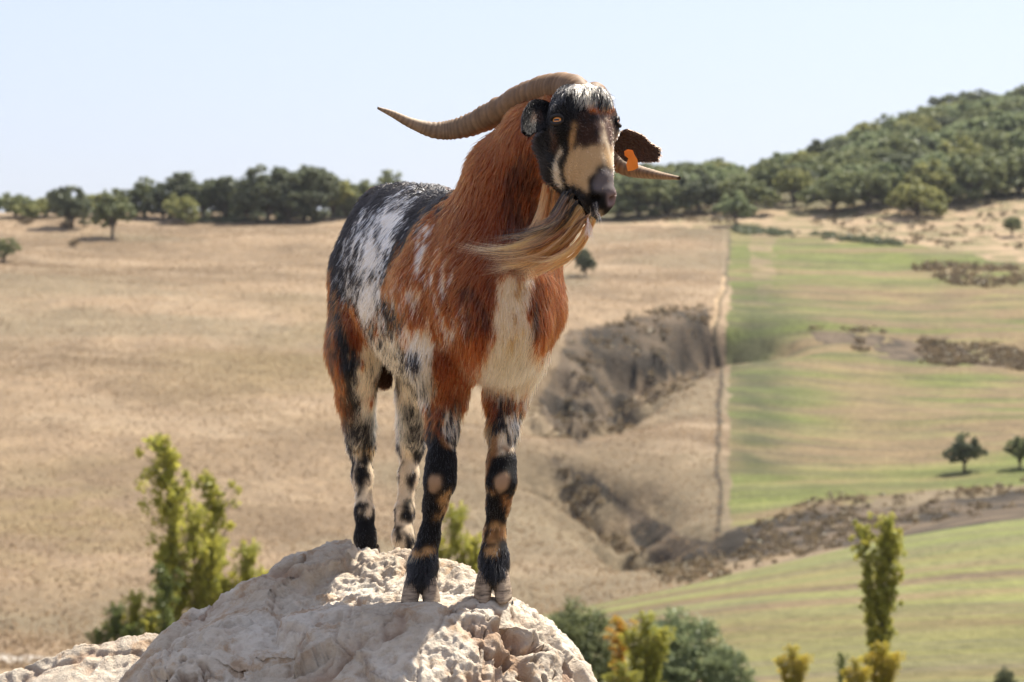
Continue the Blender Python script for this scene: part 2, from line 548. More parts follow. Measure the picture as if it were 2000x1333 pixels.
def boulder_z(X, Y):
    zc = np.interp(X, CX, CZ)
    # smooth the polyline crest a little
    zc = (zc + np.interp(X - 0.03, CX, CZ) + np.interp(X + 0.03, CX, CZ)) / 3
    yc = np.interp(X, CX, CY)
    edge = np.interp(X, [-1.2, -0.75, -0.45, -0.25, -0.05, 0.1, 0.3], [5.30, 5.28, 5.22, 5.20, 5.20, 5.22, 5.28])
    zf = sum(np.interp(X + o, FX, FZ) for o in (-0.04, -0.02, 0, 0.02, 0.04)) / 5
    zf = np.minimum(zf, zc - 0.012)
    d = np.maximum(yc - Y, 0)
    span = np.maximum(yc - edge, 0.02)
    t = np.clip(d / span, 0, 1)
    drop = (zc - zf) * (0.30 * t + 0.70 * sstep(0.08, 0.55, t))
    over = np.maximum(edge - Y, 0)
    slope = np.interp(X, [-1.2, -0.75, -0.45, -0.2, 0.2], [0.36, 0.34, 0.34, 0.42, 0.62])
    drop = drop + slope * over + 0.75 * over ** 2
    back = np.maximum(Y - yc, 0)
    drop = drop + 0.03 * sstep(0.02, 0.18, back) + 1.1 * np.maximum(back - 0.42, 0) ** 1.15 + 0.10 * back
    z = zc - drop
    for fx, fy, fz in FEET:
        w = np.exp(-(((X - fx) ** 2 + (Y - fy) ** 2) / 0.075 ** 2))
        z = z * (1 - w) + fz * w
    return np.maximum(z, -2.2)
# where the goat's four feet stand
F_FR = W(822, 1176, 5.28)      # its right fore foot (left in the photograph)
F_FL = W(963, 1163, 5.30)
F_RR = np.array([-0.368, 6.13, -0.665])
F_RL = np.array([-0.268, 6.18, -0.665])
FEET = [F_FR, F_FL, F_RR, F_RL]
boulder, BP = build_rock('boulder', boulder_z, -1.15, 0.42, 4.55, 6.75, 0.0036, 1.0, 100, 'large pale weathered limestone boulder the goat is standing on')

cr2 = np.array([(-200, 5.9, 1420), (-60, 5.9, 1345), (30, 5.9, 1305), (90, 5.92, 1280), (150, 5.95, 1255), (220, 5.95, 1246), (285, 5.95, 1238), (340, 5.95, 1250), (420, 5.95, 1330), (500, 5.95, 1500)])
DX = cr2[:, 1] * (cr2[:, 0] - 1000) / F
DZ = cr2[:, 1] * (VH - cr2[:, 2]) / F
def small_z(X, Y):
    zc = np.interp(X, DX, DZ)
    d = np.maximum(5.95 - Y, 0)
    b = np.maximum(Y - 5.95, 0)
    return np.maximum(zc - 0.55 * d - 0.5 * d ** 2 - 0.9 * b, -2.2)
build_rock('boulder', small_z, -1.65, -0.66, 5.2, 6.6, 0.0055, 0.5, 300, 'smaller pale limestone rock behind the left end of the big boulder')
#@TREES
# ------------------------------------------------------------------ vegetation
def leaf_material(name, cA, cB, trans=0.45):
    m = NT(name)
    t = m.attr('tint').outputs['Fac']
    c = m.mix(t, cA, cB)
    c = m.mix(0.5, c, m.ramp(m.noise(m.obj(), 1.3, 2), [(0.3, (0.7, 0.75, 0.7)), (0.7, (1.25, 1.2, 1.1))]), 'MULTIPLY')
    d = m.n('ShaderNodeBsdfDiffuse')
    tr = m.n('ShaderNodeBsdfTranslucent')
    g = m.n('ShaderNodeBsdfGlossy')
    g.inputs['Roughness'].default_value = 0.45
    g.inputs['Color'].default_value = (0.8, 0.85, 0.8, 1)
    m.l(c, d.inputs[0])
    m.l(c, tr.inputs[0])
    a = m.n('ShaderNodeMixShader')
    a.inputs[0].default_value = trans
    m.l(d.outputs[0], a.inputs[1]); m.l(tr.outputs[0], a.inputs[2])
    b = m.n('ShaderNodeMixShader')
    b.inputs[0].default_value = 0.02
    m.l(a.outputs[0], b.inputs[1]); m.l(g.outputs[0], b.inputs[2])
    m.l(b.outputs[0], m.out.inputs[0])
    return m.mat
M_OAK = leaf_material('oak_leaves', (0.116, 0.137, 0.066), (0.232, 0.248, 0.116), 0.35)
M_OAK_PALE = leaf_material('pale_oak_leaves', (0.177, 0.193, 0.074), (0.316, 0.306, 0.119), 0.4)
M_OAK_DARK = leaf_material('dark_oak_leaves', (0.077, 0.090, 0.057), (0.154, 0.170, 0.094), 0.3)
M_POPLAR = leaf_material('poplar_leaves', (0.26, 0.275, 0.055), (0.50, 0.46, 0.095), 0.58)
M_POPDARK = leaf_material('dark_poplar_leaves', (0.106, 0.141, 0.053), (0.229, 0.255, 0.070), 0.45)  # darker green leaves for a few low saplings
M_YELLOW = leaf_material('autumn_yellow_leaves', (0.36, 0.33, 0.05), (0.66, 0.50, 0.08), 0.58)
M_ORANGE = leaf_material('autumn_orange_leaves', (0.40, 0.36, 0.05), (0.74, 0.36, 0.05), 0.55)
M_GREYGREEN = leaf_material('grey_green_leaves', (0.125, 0.160, 0.083), (0.290, 0.327, 0.171), 0.4)
M_SCRUB = leaf_material('dry_scrub_twigs', (0.10, 0.078, 0.05), (0.26, 0.195, 0.12), 0.3)

mb = NT('bark')
nb = mb.noise(mb.obj(), 8.0, 5)
mb.principled(mb.ramp(nb, [(0.3, (0.055, 0.045, 0.035)), (0.7, (0.16, 0.13, 0.10))]), 0.95, mb.bump(nb, 0.6, 0.05), 0.1)
M_BARK = mb.mat

def leaf_cards(centers, radii, per, size, r, squash=1.0, flat=0.25):
    """quads scattered in clumps; returns vertices, faces and a per-face tint"""
    n = len(centers) * per
    cid = np.repeat(np.arange(len(centers)), per)
    d = r.normal(size=(n, 3))
    d /= np.linalg.norm(d, axis=1, keepdims=True)
    rad = r.random(n) ** (0.42)
    pos = centers[cid] + d * (rad * 1.0)[:, None] * radii[cid][:, None] * np.array([1, 1, squash])
    nrm = d * (1 - flat) + r.normal(size=(n, 3)) * 0.55 + np.array([0, 0, 0.15])
    nrm /= np.linalg.norm(nrm, axis=1, keepdims=True)
    a = np.cross(nrm, r.normal(size=(n, 3)))
    a /= np.linalg.norm(a, axis=1, keepdims=True)
    b = np.cross(nrm, a)
    s = size * (0.6 + 0.8 * r.random(n))[:, None]
    q = np.stack([pos - a * s, pos - b * s * 0.55, pos + a * s, pos + b * s * 0.55], 1)
    f = np.arange(n * 4).reshape(-1, 4)
    ct = r.random(len(centers))
    tint = np.clip(ct[cid] * 0.6 + r.random(n) * 0.4, 0, 1)
    return q.reshape(-1, 3), f, tint

def cards_mesh(name, V, Fc, tint):
    me = mesh_np(name, V, Fc, smooth=False)
    attr(me, 'tint', tint, 'FACE')
    return me

def tube(pts, rads, seg=7):
    pts = np.asarray(pts, float)
    V, Fc = [], []
    for i, p in enumerate(pts):
        t = pts[min(i + 1, len(pts) - 1)] - pts[max(i - 1, 0)]
        t = t / (np.linalg.norm(t) + 1e-9)
        a = np.cross(t, [0.31, 0.94, 0.12]); a /= np.linalg.norm(a)
        b = np.cross(t, a)
        for k in range(seg):
            an = 2 * math.pi * k / seg
            V.append(p + rads[i] * (math.cos(an) * a + math.sin(an) * b))
    for i in range(len(pts) - 1):
        for k in range(seg):
            k2 = (k + 1) % seg
            Fc.append((i * seg + k, i * seg + k2, (i + 1) * seg + k2, (i + 1) * seg + k))
    return np.array(V), np.array(Fc)

def join(parts):
    V, Fc, o = [], [], 0
    for v, f in parts:
        V.append(v); Fc.append(f + o); o += len(v)
    return np.concatenate(V), np.concatenate(Fc)

def oak_meshes(tag, h, w, trunk_h, n_clump, per, leaf, seed, lobes=5):
    """round evergreen: short trunk with limbs, a crown of uneven lobes made of leaf clumps"""
    r = np.random.default_rng(seed)
    lob = []
    for k in range(lobes):
        an = 2 * math.pi * (k + r.random() * 0.7) / lobes
        rr = w * 0.5 * (0.35 + 0.35 * r.random())
        lob.append((math.cos(an) * rr, math.sin(an) * rr, trunk_h + (h - trunk_h) * (0.28 + 0.36 * r.random()), w * (0.21 + 0.09 * r.random())))
    lob.append((r.normal() * w * 0.06, r.normal() * w * 0.06, h - w * 0.26, w * 0.27))
    cs, rs = [], []
    for k in range(n_clump):
        lx, ly, lz, lr = lob[r.integers(len(lob))]
        d = r.normal(size=3); d /= np.linalg.norm(d)
        d[2] = d[2] * 0.95 + 0.12
        cs.append(np.array([lx, ly, lz]) + d * lr * np.array([1, 1, 0.85]) * (0.75 + 0.4 * r.random()))
        rs.append(w * (0.055 + 0.06 * r.random()))
    cs = np.array(cs); rs = np.array(rs)
    cs[:, 2] = np.maximum(cs[:, 2], trunk_h * 0.75)
    V, Fc, t = leaf_cards(cs, rs, per, leaf, r, 0.8)
    crown = cards_mesh(tag + '_crown', V, Fc, t)
    tr = [tube([(0, 0, -0.6), (0.05 * w * r.normal() * 0.3, 0, trunk_h * 0.5), (0, 0, trunk_h), (0, 0, h * 0.7)], [w * 0.055, w * 0.04, w * 0.034, w * 0.012])]
    for lx, ly, lz, lr in lob[:-1]:
        tr.append(tube([(0, 0, trunk_h * 0.85), (lx * 0.45, ly * 0.45, trunk_h + (lz - trunk_h) * 0.55), (lx, ly, lz + lr * 0.3)], [w * 0.026, w * 0.018, w * 0.006], 5))
    v, f = join(tr)
    trunk = mesh_np(tag + '_trunk', v, f)
    return trunk, crown

def poplar_meshes(tag, h, stems, leaf, seed, per=60, bare=0.12, fat=1.0):
    """upright saplings: stems (dx, dy, height fraction, radius), each a ragged column of leaf clumps with short rising twigs"""
    r = np.random.default_rng(seed)
    cs, rs, tr = [], [], []
    for dx, dy, hf, rad in stems:
        H = h * hf
        lean = r.normal(size=2) * 0.02 * H
        path = [np.array([dx * 0.25 * (1 - t) + dx * t, dy * t, H * t]) + np.array([lean[0], lean[1], 0]) * t * t for t in np.linspace(-0.03, 1, 9)]
        tr.append(tube(path, np.linspace(0.012 * H, 0.002 * H, 9), 6))
        nb_ = int(48 * hf * fat)
        for k in range(nb_):
            t = bare + (1 - bare) * (k + r.random()) / nb_
            c0 = np.array([np.interp(t, np.linspace(-0.03, 1, 9), [q[i] for q in path]) for i in range(3)])
            env = rad * (math.sin(min(1.0, (1 - t) * 5.5 + 0.22) * math.pi / 2) ** 0.8) * (0.45 + 0.65 * t) * (0.92 + 0.18 * math.sin(t * 13 + dx * 5 + seed)) * (0.25 + 1.15 * r.random()) * (0.45 + 0.55 * min(1, (t - bare) * 3 + 0.2))
            an = r.random() * 2 * math.pi
            out = np.array([math.cos(an), math.sin(an), 0.0])
            for s in (0.45, 1.0):
                cs.append(c0 + out * env * s + np.array([0, 0, env * 1.0 * s]))
                rs.append(rad * (0.17 + 0.16 * r.random()))
            tr.append(tube([c0, c0 + out * env * 0.6 + np.array([0, 0, env * 0.6]), c0 + out * env + np.array([0, 0, env * 1.1])], [0.003 * H, 0.002 * H, 0.001 * H], 4))
    V, Fc, t = leaf_cards(np.array(cs), np.array(rs), per, leaf, r, 1.2, 0.6)
    v, f = join(tr)
    return mesh_np(tag + '_trunk', v, f), cards_mesh(tag + '_crown', V, Fc, t)

def set_tree(name, meshes, mat, loc, scale=(1, 1, 1), rz=0.0, label=None, cat='tree', group=None):
    o = link(name, None, label=label, cat=cat, group=group, loc=tuple(float(c) for c in loc))
    o.rotation_euler = (0, 0, rz)
    o.scale = scale
    t = link('trunk', meshes[0], M_BARK, o)
    c = link('crown', meshes[1], mat, o)
    if mat is not None and c.data.materials[0] != mat:      # alike shape, other leaf colour
        c.material_slots[0].link = 'OBJECT'
        c.material_slots[0].material = mat
    return o

OAKS = [oak_meshes('oak_a', 7.5, 8.0, 0.9, 150, 26, 0.34, 11), oak_meshes('oak_b', 8.2, 7.0, 1.9, 140, 26, 0.32, 12, 5), oak_meshes('oak_c', 6.6, 8.4, 0.6, 160, 26, 0.34, 13, 7),
        oak_meshes('oak_d', 7.0, 6.2, 0.8, 140, 26, 0.30, 14, 5), oak_meshes('oak_e', 6.0, 7.4, 0.4, 150, 26, 0.30, 15, 6)]
BUSH = [oak_meshes('bush_a', 2.4, 3.2, 0.3, 60, 26, 0.13, 21), oak_meshes('bush_b', 2.9, 2.8, 0.4, 60, 26, 0.13, 22, 4)]

def tree_px(u, vb, vt, wpx, kind, mat, name, label, cat='tree', group=None, dmin=138.0, dback=0.0, at=None):
    """stand a tree whose foot is seen at (u, vb), top at row vt, crown wpx wide"""
    g = ground_at(u, vb, dmin) if at is None else at
    if dback:
        D = g[1] + dback
        x = D * (u - 1000) / F
        g = np.array([x, D, float(terrain_z(np.array([x]), np.array([D]))[0])])
    top = g[1] * (VH - vt) / F
    h = max(top - g[2], 1.0)
    w = g[1] * wpx / F
    ms, h0, w0 = kind
    return set_tree(name, ms, mat, g, (w / w0, w / w0, h / h0), random.random() * 6.28, label, cat, group)
K = lambda i: (OAKS[i], (7.5, 8.2, 6.6, 7.0, 6.0)[i], (8.0, 7.0, 8.4, 6.2, 7.4)[i])
KB = lambda i: (BUSH[i], (2.4, 2.9)[i], (3.2, 2.8)[i])

# ridge trees on the left skyline: foot u, foot v, top v, crown width, shape, leaves, label
ridge = [
    (30, 424, 378, 75, 4, M_OAK, 'low round oak at the left end of the skyline trees'),
    (88, 424, 385, 62, 3, M_OAK_PALE, 'low pale green oak near the left end of the skyline'),
    (140, 446, 363, 80, 0, M_OAK_DARK, 'dark oak standing in front of the left skyline with shadow under it'),
    (200, 424, 378, 70, 2, M_OAK_PALE, 'pale olive oak on the skyline behind the field oak'),
    (283, 424, 349, 62, 1, M_OAK, 'narrow oak on the skyline right of the forked field oak'),
    (345, 428, 336, 95, 0, M_OAK_DARK, 'tall dark oak on the left skyline above the pale bush'),
    (440, 428, 346, 95, 2, M_OAK_DARK, 'open crowned dark oak on the skyline with sky showing under its crown'),
    (395, 428, 358, 60, 3, M_OAK, 'oak filling the gap between the tall dark oak and the open one'),
    (525, 434, 325, 120, 0, M_OAK_DARK, 'left trunk of the biggest dark oak clump on the skyline'),
    (595, 432, 324, 125, 2, M_OAK_DARK, 'largest round dark oak on the left skyline'),
    (650, 428, 350, 70, 3, M_OAK_PALE, 'yellow green oak leaning against the largest dark oak'),
    (700, 424, 350, 70, 4, M_OAK, 'oak on the skyline just left of the goat back'),
    (760, 424, 336, 80, 1, M_OAK, 'oak on the skyline peeping over the goat back'),
    (480, 430, 352, 60, 4, M_OAK, 'small oak under the left flank of the biggest clump'),
    (245, 424, 372, 55, 1, M_OAK_DARK, 'dark oak on the skyline behind the forked field oak'),
    (58, 426, 396, 60, 4, M_OAK_PALE, 'low yellowish thicket between the two leftmost skyline oaks'),
    (165, 425, 392, 62, 3, M_OAK_PALE, 'low thicket on the skyline right of the dark front oak'),
    (262, 425, 396, 55, 2, M_OAK, 'low thicket on the skyline left of the narrow oak'),
    (318, 427, 385, 50, 4, M_OAK_DARK, 'low dark thicket between the narrow oak and the tall dark oak'),
    (565, 433, 360, 110, 4, M_OAK_DARK, 'low dark oak filling the middle of the biggest clump'),
    (675, 426, 372, 60, 0, M_OAK, 'low oak right of the yellow green one near the goat rump'),
    (115, 424, 390, 50, 2, M_OAK, 'squat oak on the skyline left of the dark front oak')]
for i, (u, vb, vt, wp, k, mt, lb) in enumerate(ridge):
    tree_px(u, vb, vt, wp * 1.12, K(k), mt, 'oak_tree', lb, group='oaks along the left skyline')
tree_px(220, 466, 372, 85, K(1), M_OAK, 'oak_tree', 'oak with bare dark trunk standing in the dry field at left')
tree_px(355, 438, 380, 68, K(4), M_OAK_PALE, 'oak_tree', 'small pale green oak in front of the tall dark skyline oak')
tree_px(8, 512, 468, 70, KB(0), M_OAK, 'bush', 'round green bush cut by the left edge of the picture', 'bush')
tree_px(165, 445, 428, 26, KB(1), M_OAK_DARK, 'bush', 'tiny dark bush at the foot of the dark front oak', 'bush')
for u, v, wp, lb in ((50, 440, 40, 'faded thistle clump high in the left pasture'), (130, 447, 30, 'dry weed clump left of the dark front oak'), (145, 482, 26, 'dry weed clump below the dark front oak at the hollow')):
    tree_px(u, v, v - 14, wp, KB(0), M_SCRUB, 'weed_clump', lb, 'weeds')

# wood on the right hillside
r_ = np.random.default_rng(5)
sky_u = np.array([1180, 1300, 1390, 1450, 1520, 1620, 1680, 1750, 1830, 1900, 1990, 2060])
sky_v = np.array([330, 305, 305, 345, 310, 280, 225, 218, 172, 160, 138, 125])
wood = []
for row, D in enumerate(np.arange(418, 640, 21)):
    du = 58 if row else 50
    for u in np.arange(1165 + (row % 2) * 26, 2090, du):
        uu = u + r_.normal() * 13
        dd = D + r_.normal() * 7
        if row == 0 and uu > 1880: dd += 4
        x = dd * (uu - 1000) / F
        z = float(terrain_z(np.array([x]), np.array([dd]))[0])
        vb = VH - z / dd * F
        hh = 5.6 + 2.6 * r_.random()
        vt = vb - hh / dd * F
        lim = np.interp(uu, sky_u, sky_v)
        if vt < lim - 6:
            hh = (vb - lim) * dd / F + 0.6 * r_.random()
            if hh < 3.4:
                continue
        wood.append((x, dd, z, hh, 0.85 + 0.5 * r_.random(), int(r_.integers(5)), r_.random()))
for x, D, z, hh, ws, k, c in wood:
    ms, h0, w0 = K(k)
    mt = M_OAK if c < 0.42 else (M_GREYGREEN if c < 0.72 else (M_OAK_DARK if c < 0.9 else M_OAK_PALE))
    s = hh / h0
    set_tree('oak_tree', ms, mt, (x, D, z - 0.1), (s * ws * 1.15, s * ws * 1.15, s), r_.random() * 6.28, 'evergreen oak %s of the right hillside wood, %s' % (
        'at the lower edge' if D < 445 else ('in the middle rows' if D < 545 else 'in the top rows'),
        'behind the goat head' if x / D < 0.085 else ('below the skyline dip' if x / D < 0.14 else 'below the right crest')), 'tree', 'oaks of the wood on the right hillside')
for u, vb, vt, wp, k, mt, lb in (
        (1436, 442, 375, 66, 1, M_GREYGREEN, 'oak standing out below the wood at the top of the field boundary'),
        (1695, 405, 330, 112, 2, M_OAK, 'broad round grey oak bulging from the lower edge of the wood'),
        (1790, 422, 352, 92, 4, M_OAK_PALE, 'olive green oak at the lowest corner of the wood'),
        (1850, 398, 352, 62, 3, M_OAK, 'round oak right of the olive green one at the foot of the wood')):
    tree_px(u, vb, vt, wp * 1.1, K(k), mt, 'oak_tree', lb)
tree_px(1884, 922, 849, 74, K(1), M_OAK_DARK, 'oak_tree', 'lone round headed tree with shadow in the green field at right')
tree_px(1992, 915, 850, 60, K(3), M_OAK, 'oak_tree', 'bushy tree cut by the right edge beside the lone field tree')
tree_px(1976, 462, 423, 34, K(3), M_OAK, 'oak_tree', 'small round tree in the stony pasture at far right')
tree_px(1143, 540, 486, 42, K(0), M_OAK_DARK, 'oak_tree', 'small dark tree in the dry field right of the goat chest')

# near trees rising from the slope below the boulder
def near_tree(u, D, vt, meshes, h0, mat, name, label, cat='tree', wscale=1.0, group=None):
    x = D * (u - 1000) / F
    z = float(terrain_z(np.array([x]), np.array([D]))[0])
    h = D * (VH - vt) / F - z
    s = h / h0
    return set_tree(name, meshes, mat, (x, D, z), (s * wscale, s * wscale, s), 0.0, label, cat, group)
P1 = poplar_meshes('poplar_twin', 10.0, [(0.0, 0, 1.0, 0.85)], 0.085, 41, 34, 0.10, 2.3)
near_tree(338, 62, 878, P1, 10.0, M_POPLAR, 'poplar_tree', 'tall green poplar left of the goat, higher of the two rising behind the boulder')
P2 = poplar_meshes('poplar_slim', 10.0, [(0.0, 0, 1.0, 0.80)], 0.085, 42, 30, 0.10, 2.0)
near_tree(412, 64, 940, P2, 10.0, M_POPLAR, 'poplar_tree', 'looser yellow green poplar right of the taller one left of the goat')
P3 = poplar_meshes('poplar_small', 10.0, [(0.0, 0, 1.0, 1.0), (0.9, 0.2, 0.88, 0.8), (-0.8, 0.1, 0.84, 0.8)], 0.085, 43, 34, 0.10, 2.4)
near_tree(483, 63, 1080, P3, 10.0, M_POPLAR, 'poplar_tree', 'short yellow green sapling showing over the boulder left of the hind legs')
near_tree(378, 62.5, 1015, P3, 10.0, M_POPLAR, 'poplar_tree', 'bushy yellow green sapling filling the gap between the two left poplars', wscale=0.75)
near_tree(263, 61, 1172, P3, 10.0, M_POPLAR, 'poplar_tree', 'low yellow green sapling left of the poplar foot')
near_tree(318, 60.5, 1110, P2, 10.0, M_POPDARK, 'poplar_tree', 'dark green shoot at the foot of the tall left poplar')
near_tree(225, 60, 1195, P3, 10.0, M_POPDARK, 'poplar_tree', 'dark low sapling furthest left behind the small rock')
near_tree(890, 63, 1010, P3, 10.0, M_POPLAR, 'poplar_tree', 'yellow green sapling seen between the front legs behind the boulder', wscale=0.8)
P4 = poplar_meshes('poplar_column', 10.0, [(0.1, 0, 1.0, 0.80), (-0.75, 0.2, 0.97, 0.62), (0.55, -0.1, 0.92, 0.75)], 0.085, 44, 36, 0.15, 2.0)
near_tree(1718, 66, 1022, P4, 10.0, M_POPLAR, 'poplar_tree', 'tall columnar poplar at lower right in front of the green slope', wscale=1.15)
near_tree(1548, 60, 1268, P3, 10.0, M_YELLOW, 'poplar_tree', 'yellow autumn sapling left of the columnar poplar at the bottom edge', wscale=1.5)
near_tree(1642, 61, 1278, P2, 10.0, M_POPDARK, 'poplar_tree', 'dark green sapling tip between two yellow ones at bottom right', wscale=1.3)
near_tree(1722, 59, 1262, P3, 10.0, M_YELLOW, 'poplar_tree', 'yellow autumn sapling in front of the columnar poplar foot', wscale=1.6)
near_tree(1672, 58, 1292, P3, 10.0, M_YELLOW, 'poplar_tree', 'lower yellow sapling just left of the columnar poplar foot', wscale=1.3)
near_tree(1208, 59, 1210, P2, 10.0, M_ORANGE, 'poplar_tree', 'orange tipped autumn sapling between the two dark bushes right of the boulder', wscale=1.6)
near_tree(1262, 58, 1208, P3, 10.0, M_POPLAR, 'poplar_tree', 'yellow green sapling right of the orange tipped one', wscale=1.3)
near_tree(1215, 57, 1300, P3, 10.0, M_POPLAR, 'poplar_tree', 'low bright sapling beside the right edge of the boulder', wscale=1.5)
B1 = oak_meshes('round_bush', 6.0, 5.2, 0.3, 330, 34, 0.12, 51, 8)
near_tree(1132, 64, 1176, B1, 6.0, M_OAK, 'bush', 'dark green bush beside the right shoulder of the boulder', 'bush', 0.95)
near_tree(1335, 63, 1195, B1, 6.0, M_GREYGREEN, 'bush', 'large grey green bush behind the orange sapling at the bottom', 'bush', 1.25)
near_tree(1420, 62, 1262, B1, 6.0, M_GREYGREEN, 'bush', 'lower grey green bush sloping off to the right of the large one', 'bush', 1.05)
near_tree(1965, 62, 1305, B1, 6.0, M_OAK_DARK, 'bush', 'dark bush top at the bottom right corner', 'bush', 0.8)

# dry scrub and stones of the gullies, too many to count
def scrub(name, polys, n, size, label, mat, dmin, cat, seed, hgt=0.5):
    r = np.random.default_rng(seed)
    cs, rs = [], []
    for poly in polys:
        pu = [p[0] for p in poly]; pv = [p[1] for p in poly]
        k = 0
        tries = 0
        while k < n // len(polys) and tries < n * 6:
            tries += 1
            u = r.uniform(min(pu), max(pu)); v = r.uniform(min(pv), max(pv))
            if in_poly(np.array([u]), np.array([v]), poly)[0]:
                cs.append((u, v)); k += 1
    pts = []
    D = np.linspace(dmin, 480, 900)
    for u, v in cs:
        x = D * (u - 1000) / F
        z = terrain_raw(x, D)
        vv = VH - z / D * F
        kk = np.nonzero(vv <= v)[0]
        if len(kk):
            pts.append((x[kk[0]], D[kk[0]]))
    pts = np.array(pts)
    keep = fbm(np.stack([pts[:, 0] / 7, pts[:, 1] / 7, 0 * pts[:, 0]], 1), 3, seed) > 0.40
    pts = pts[keep]
    z = terrain_z(pts[:, 0], pts[:, 1])
    rad = size * (0.4 + 0.9 * r.random(len(pts)))
    c = np.stack([pts[:, 0], pts[:, 1], z + rad * 0.3 * hgt], 1)
    V, Fc, t = leaf_cards(c, rad, 22, size * 0.30, r, 0.75)
    link(name, cards_mesh(name, V, Fc, t), mat, label=label, cat=cat, kind='stuff')
scrub('scrub', [GUL1], 520, 0.6, 'dry grey scrub scattered over the broken gully right of the goat', M_SCRUB, 138, 'scrub', 601)
scrub('scrub', [GUL2, GUL3], 900, 0.45, 'dry scrub and dark weeds along the stream bed above the green rise', M_SCRUB, 138, 'scrub', 602)
scrub('scrub', [STRIP], 620, 0.6, 'strip of dark dry scrub crossing the green field', M_SCRUB, 138, 'scrub', 603)
scrub('scrub', [[(1775, 518), (1850, 516), (1950, 530), (2060, 535), (2060, 560), (1930, 575), (1870, 565), (1800, 535)]], 300, 0.8, 'dark scrub patches in the upper green field at right', M_SCRUB, 138, 'scrub', 604)
scrub('scrub', [[(1430, 440), (1560, 452), (1760, 472), (1760, 482), (1560, 464), (1430, 450)]], 420, 0.8, 'thin dark hedge along the top edge of the green field', M_OAK_DARK, 138, 'scrub', 605)
scrub('scrub', [[(1200, 412), (1430, 412), (1430, 436), (1200, 434)], [(1480, 400), (2060, 400), (2060, 500), (1700, 470)]], 520, 0.8, 'stones and low bushes in the rough pasture below the wood', M_SCRUB, 138, 'scrub', 606)
scrub('scrub', [[(390, 424), (680, 418), (690, 432), (560, 438), (390, 436)]], 500, 0.9, 'dark undergrowth under the big skyline oaks', M_OAK_DARK, 138, 'scrub', 607)

# dry grass tufts of the slope and short crop in the green fields, beyond counting
def tufts(name, n, umin, umax, dmin, dmax, hgt, mat, label, seed, keep):
    r = np.random.default_rng(seed)
    D = np.sqrt(dmin ** 2 + (dmax ** 2 - dmin ** 2) * r.random(n) ** 1.25)
    u = r.uniform(umin, umax, n)
    x = D * (u - 1000) / F
    z = terrain_z(x, D)
    v = VH - z / D * F
    p = np.stack([x, D, 0 * x], 1)
    k = keep(u, v, D) & (fbm(p / 5.0, 3, seed) + 0.8 * r.random(n) > 0.75)
    x, D, z = x[k], D[k], z[k]
    m_ = len(x)
    an = r.random(m_) * math.pi
    h = hgt * (0.5 + r.random(m_))
    w = h * (0.5 + 0.5 * r.random(m_))
    c, s = np.cos(an) * w, np.sin(an) * w
    lean = r.normal(size=(m_, 2)) * 0.25 * h[:, None]
    b0 = np.stack([x - c * 0.5, D - s * 0.5, z - 0.05], 1); b1 = np.stack([x + c * 0.5, D + s * 0.5, z - 0.05], 1)
    t1 = np.stack([x + c * 0.75 + lean[:, 0], D + s * 0.75 + lean[:, 1], z + h], 1); t0 = np.stack([x - c * 0.75 + lean[:, 0], D - s * 0.75 + lean[:, 1], z + h * 0.8], 1)
    V = np.stack([b0, b1, t1, t0], 1).reshape(-1, 3)
    me = cards_mesh(name, V, np.arange(m_ * 4).reshape(-1, 4), np.clip(0.6 * fbm(np.stack([x, D, 0 * x], 1) / 6.0, 2, seed + 3) * 1.6 - 0.2 + 0.5 * r.random(m_), 0, 1))
    link(name, me, mat, label=label, cat='grass', kind='stuff')
M_STRAW = leaf_material('dry_grass', (0.20, 0.142, 0.088), (0.33, 0.24, 0.155), 0.5)
tufts('grass', 150000, -120, 1440, 95, 390, 0.10, M_STRAW, 'dry straw coloured grass over the left and centre slopes', 701, lambda u, v, D: (u < 1410) & ((D > 130) | (u < 1060)))

# thin dry haze over the valley
HB = np.array([(x, y, z) for z in (-40.0, 140.0) for y in (-2700.0, 2700.0) for x in (-2700.0, 2700.0)])
HFc = np.array([(0, 2, 3, 1), (4, 5, 7, 6), (0, 1, 5, 4), (2, 6, 7, 3), (0, 4, 6, 2), (1, 3, 7, 5)])
mz = NT('valley_haze')
vol = mz.n('ShaderNodeVolumePrincipled')
vol.inputs['Color'].default_value = (0.86, 0.92, 1.0, 1)
vol.inputs['Density'].default_value = 0.00006
vol.inputs['Anisotropy'].default_value = 0.2
mz.l(vol.outputs[0], mz.out.inputs['Volume'])
link('haze', mesh_np('haze', HB, HFc, False), mz.mat, kind='stuff', label='thin pale haze over the whole valley', cat='haze')
#@GOAT
# ------------------------------------------------------------------ the goat
FB = np.array([0.306, -0.952, 0.0]); FB /= np.linalg.norm(FB)      # where its body points
SB = np.array([-FB[1], FB[0], 0.0])                                # its left side
PSI, THE = math.radians(23), math.radians(55)                      # turn and droop of the head
HF = np.array([math.sin(PSI) * math.cos(THE), -math.cos(PSI) * math.cos(THE), -math.sin(THE)])
HU = np.array([math.sin(PSI) * math.sin(THE), -math.cos(PSI) * math.sin(THE), math.cos(THE)])
HS = np.array([math.cos(PSI), math.sin(PSI), 0.0])
HO = W(1138, 251, 5.0)
def H(s, u, f):
    f = f * 0.85
    return HO + s * HS + u * HU + f * HF

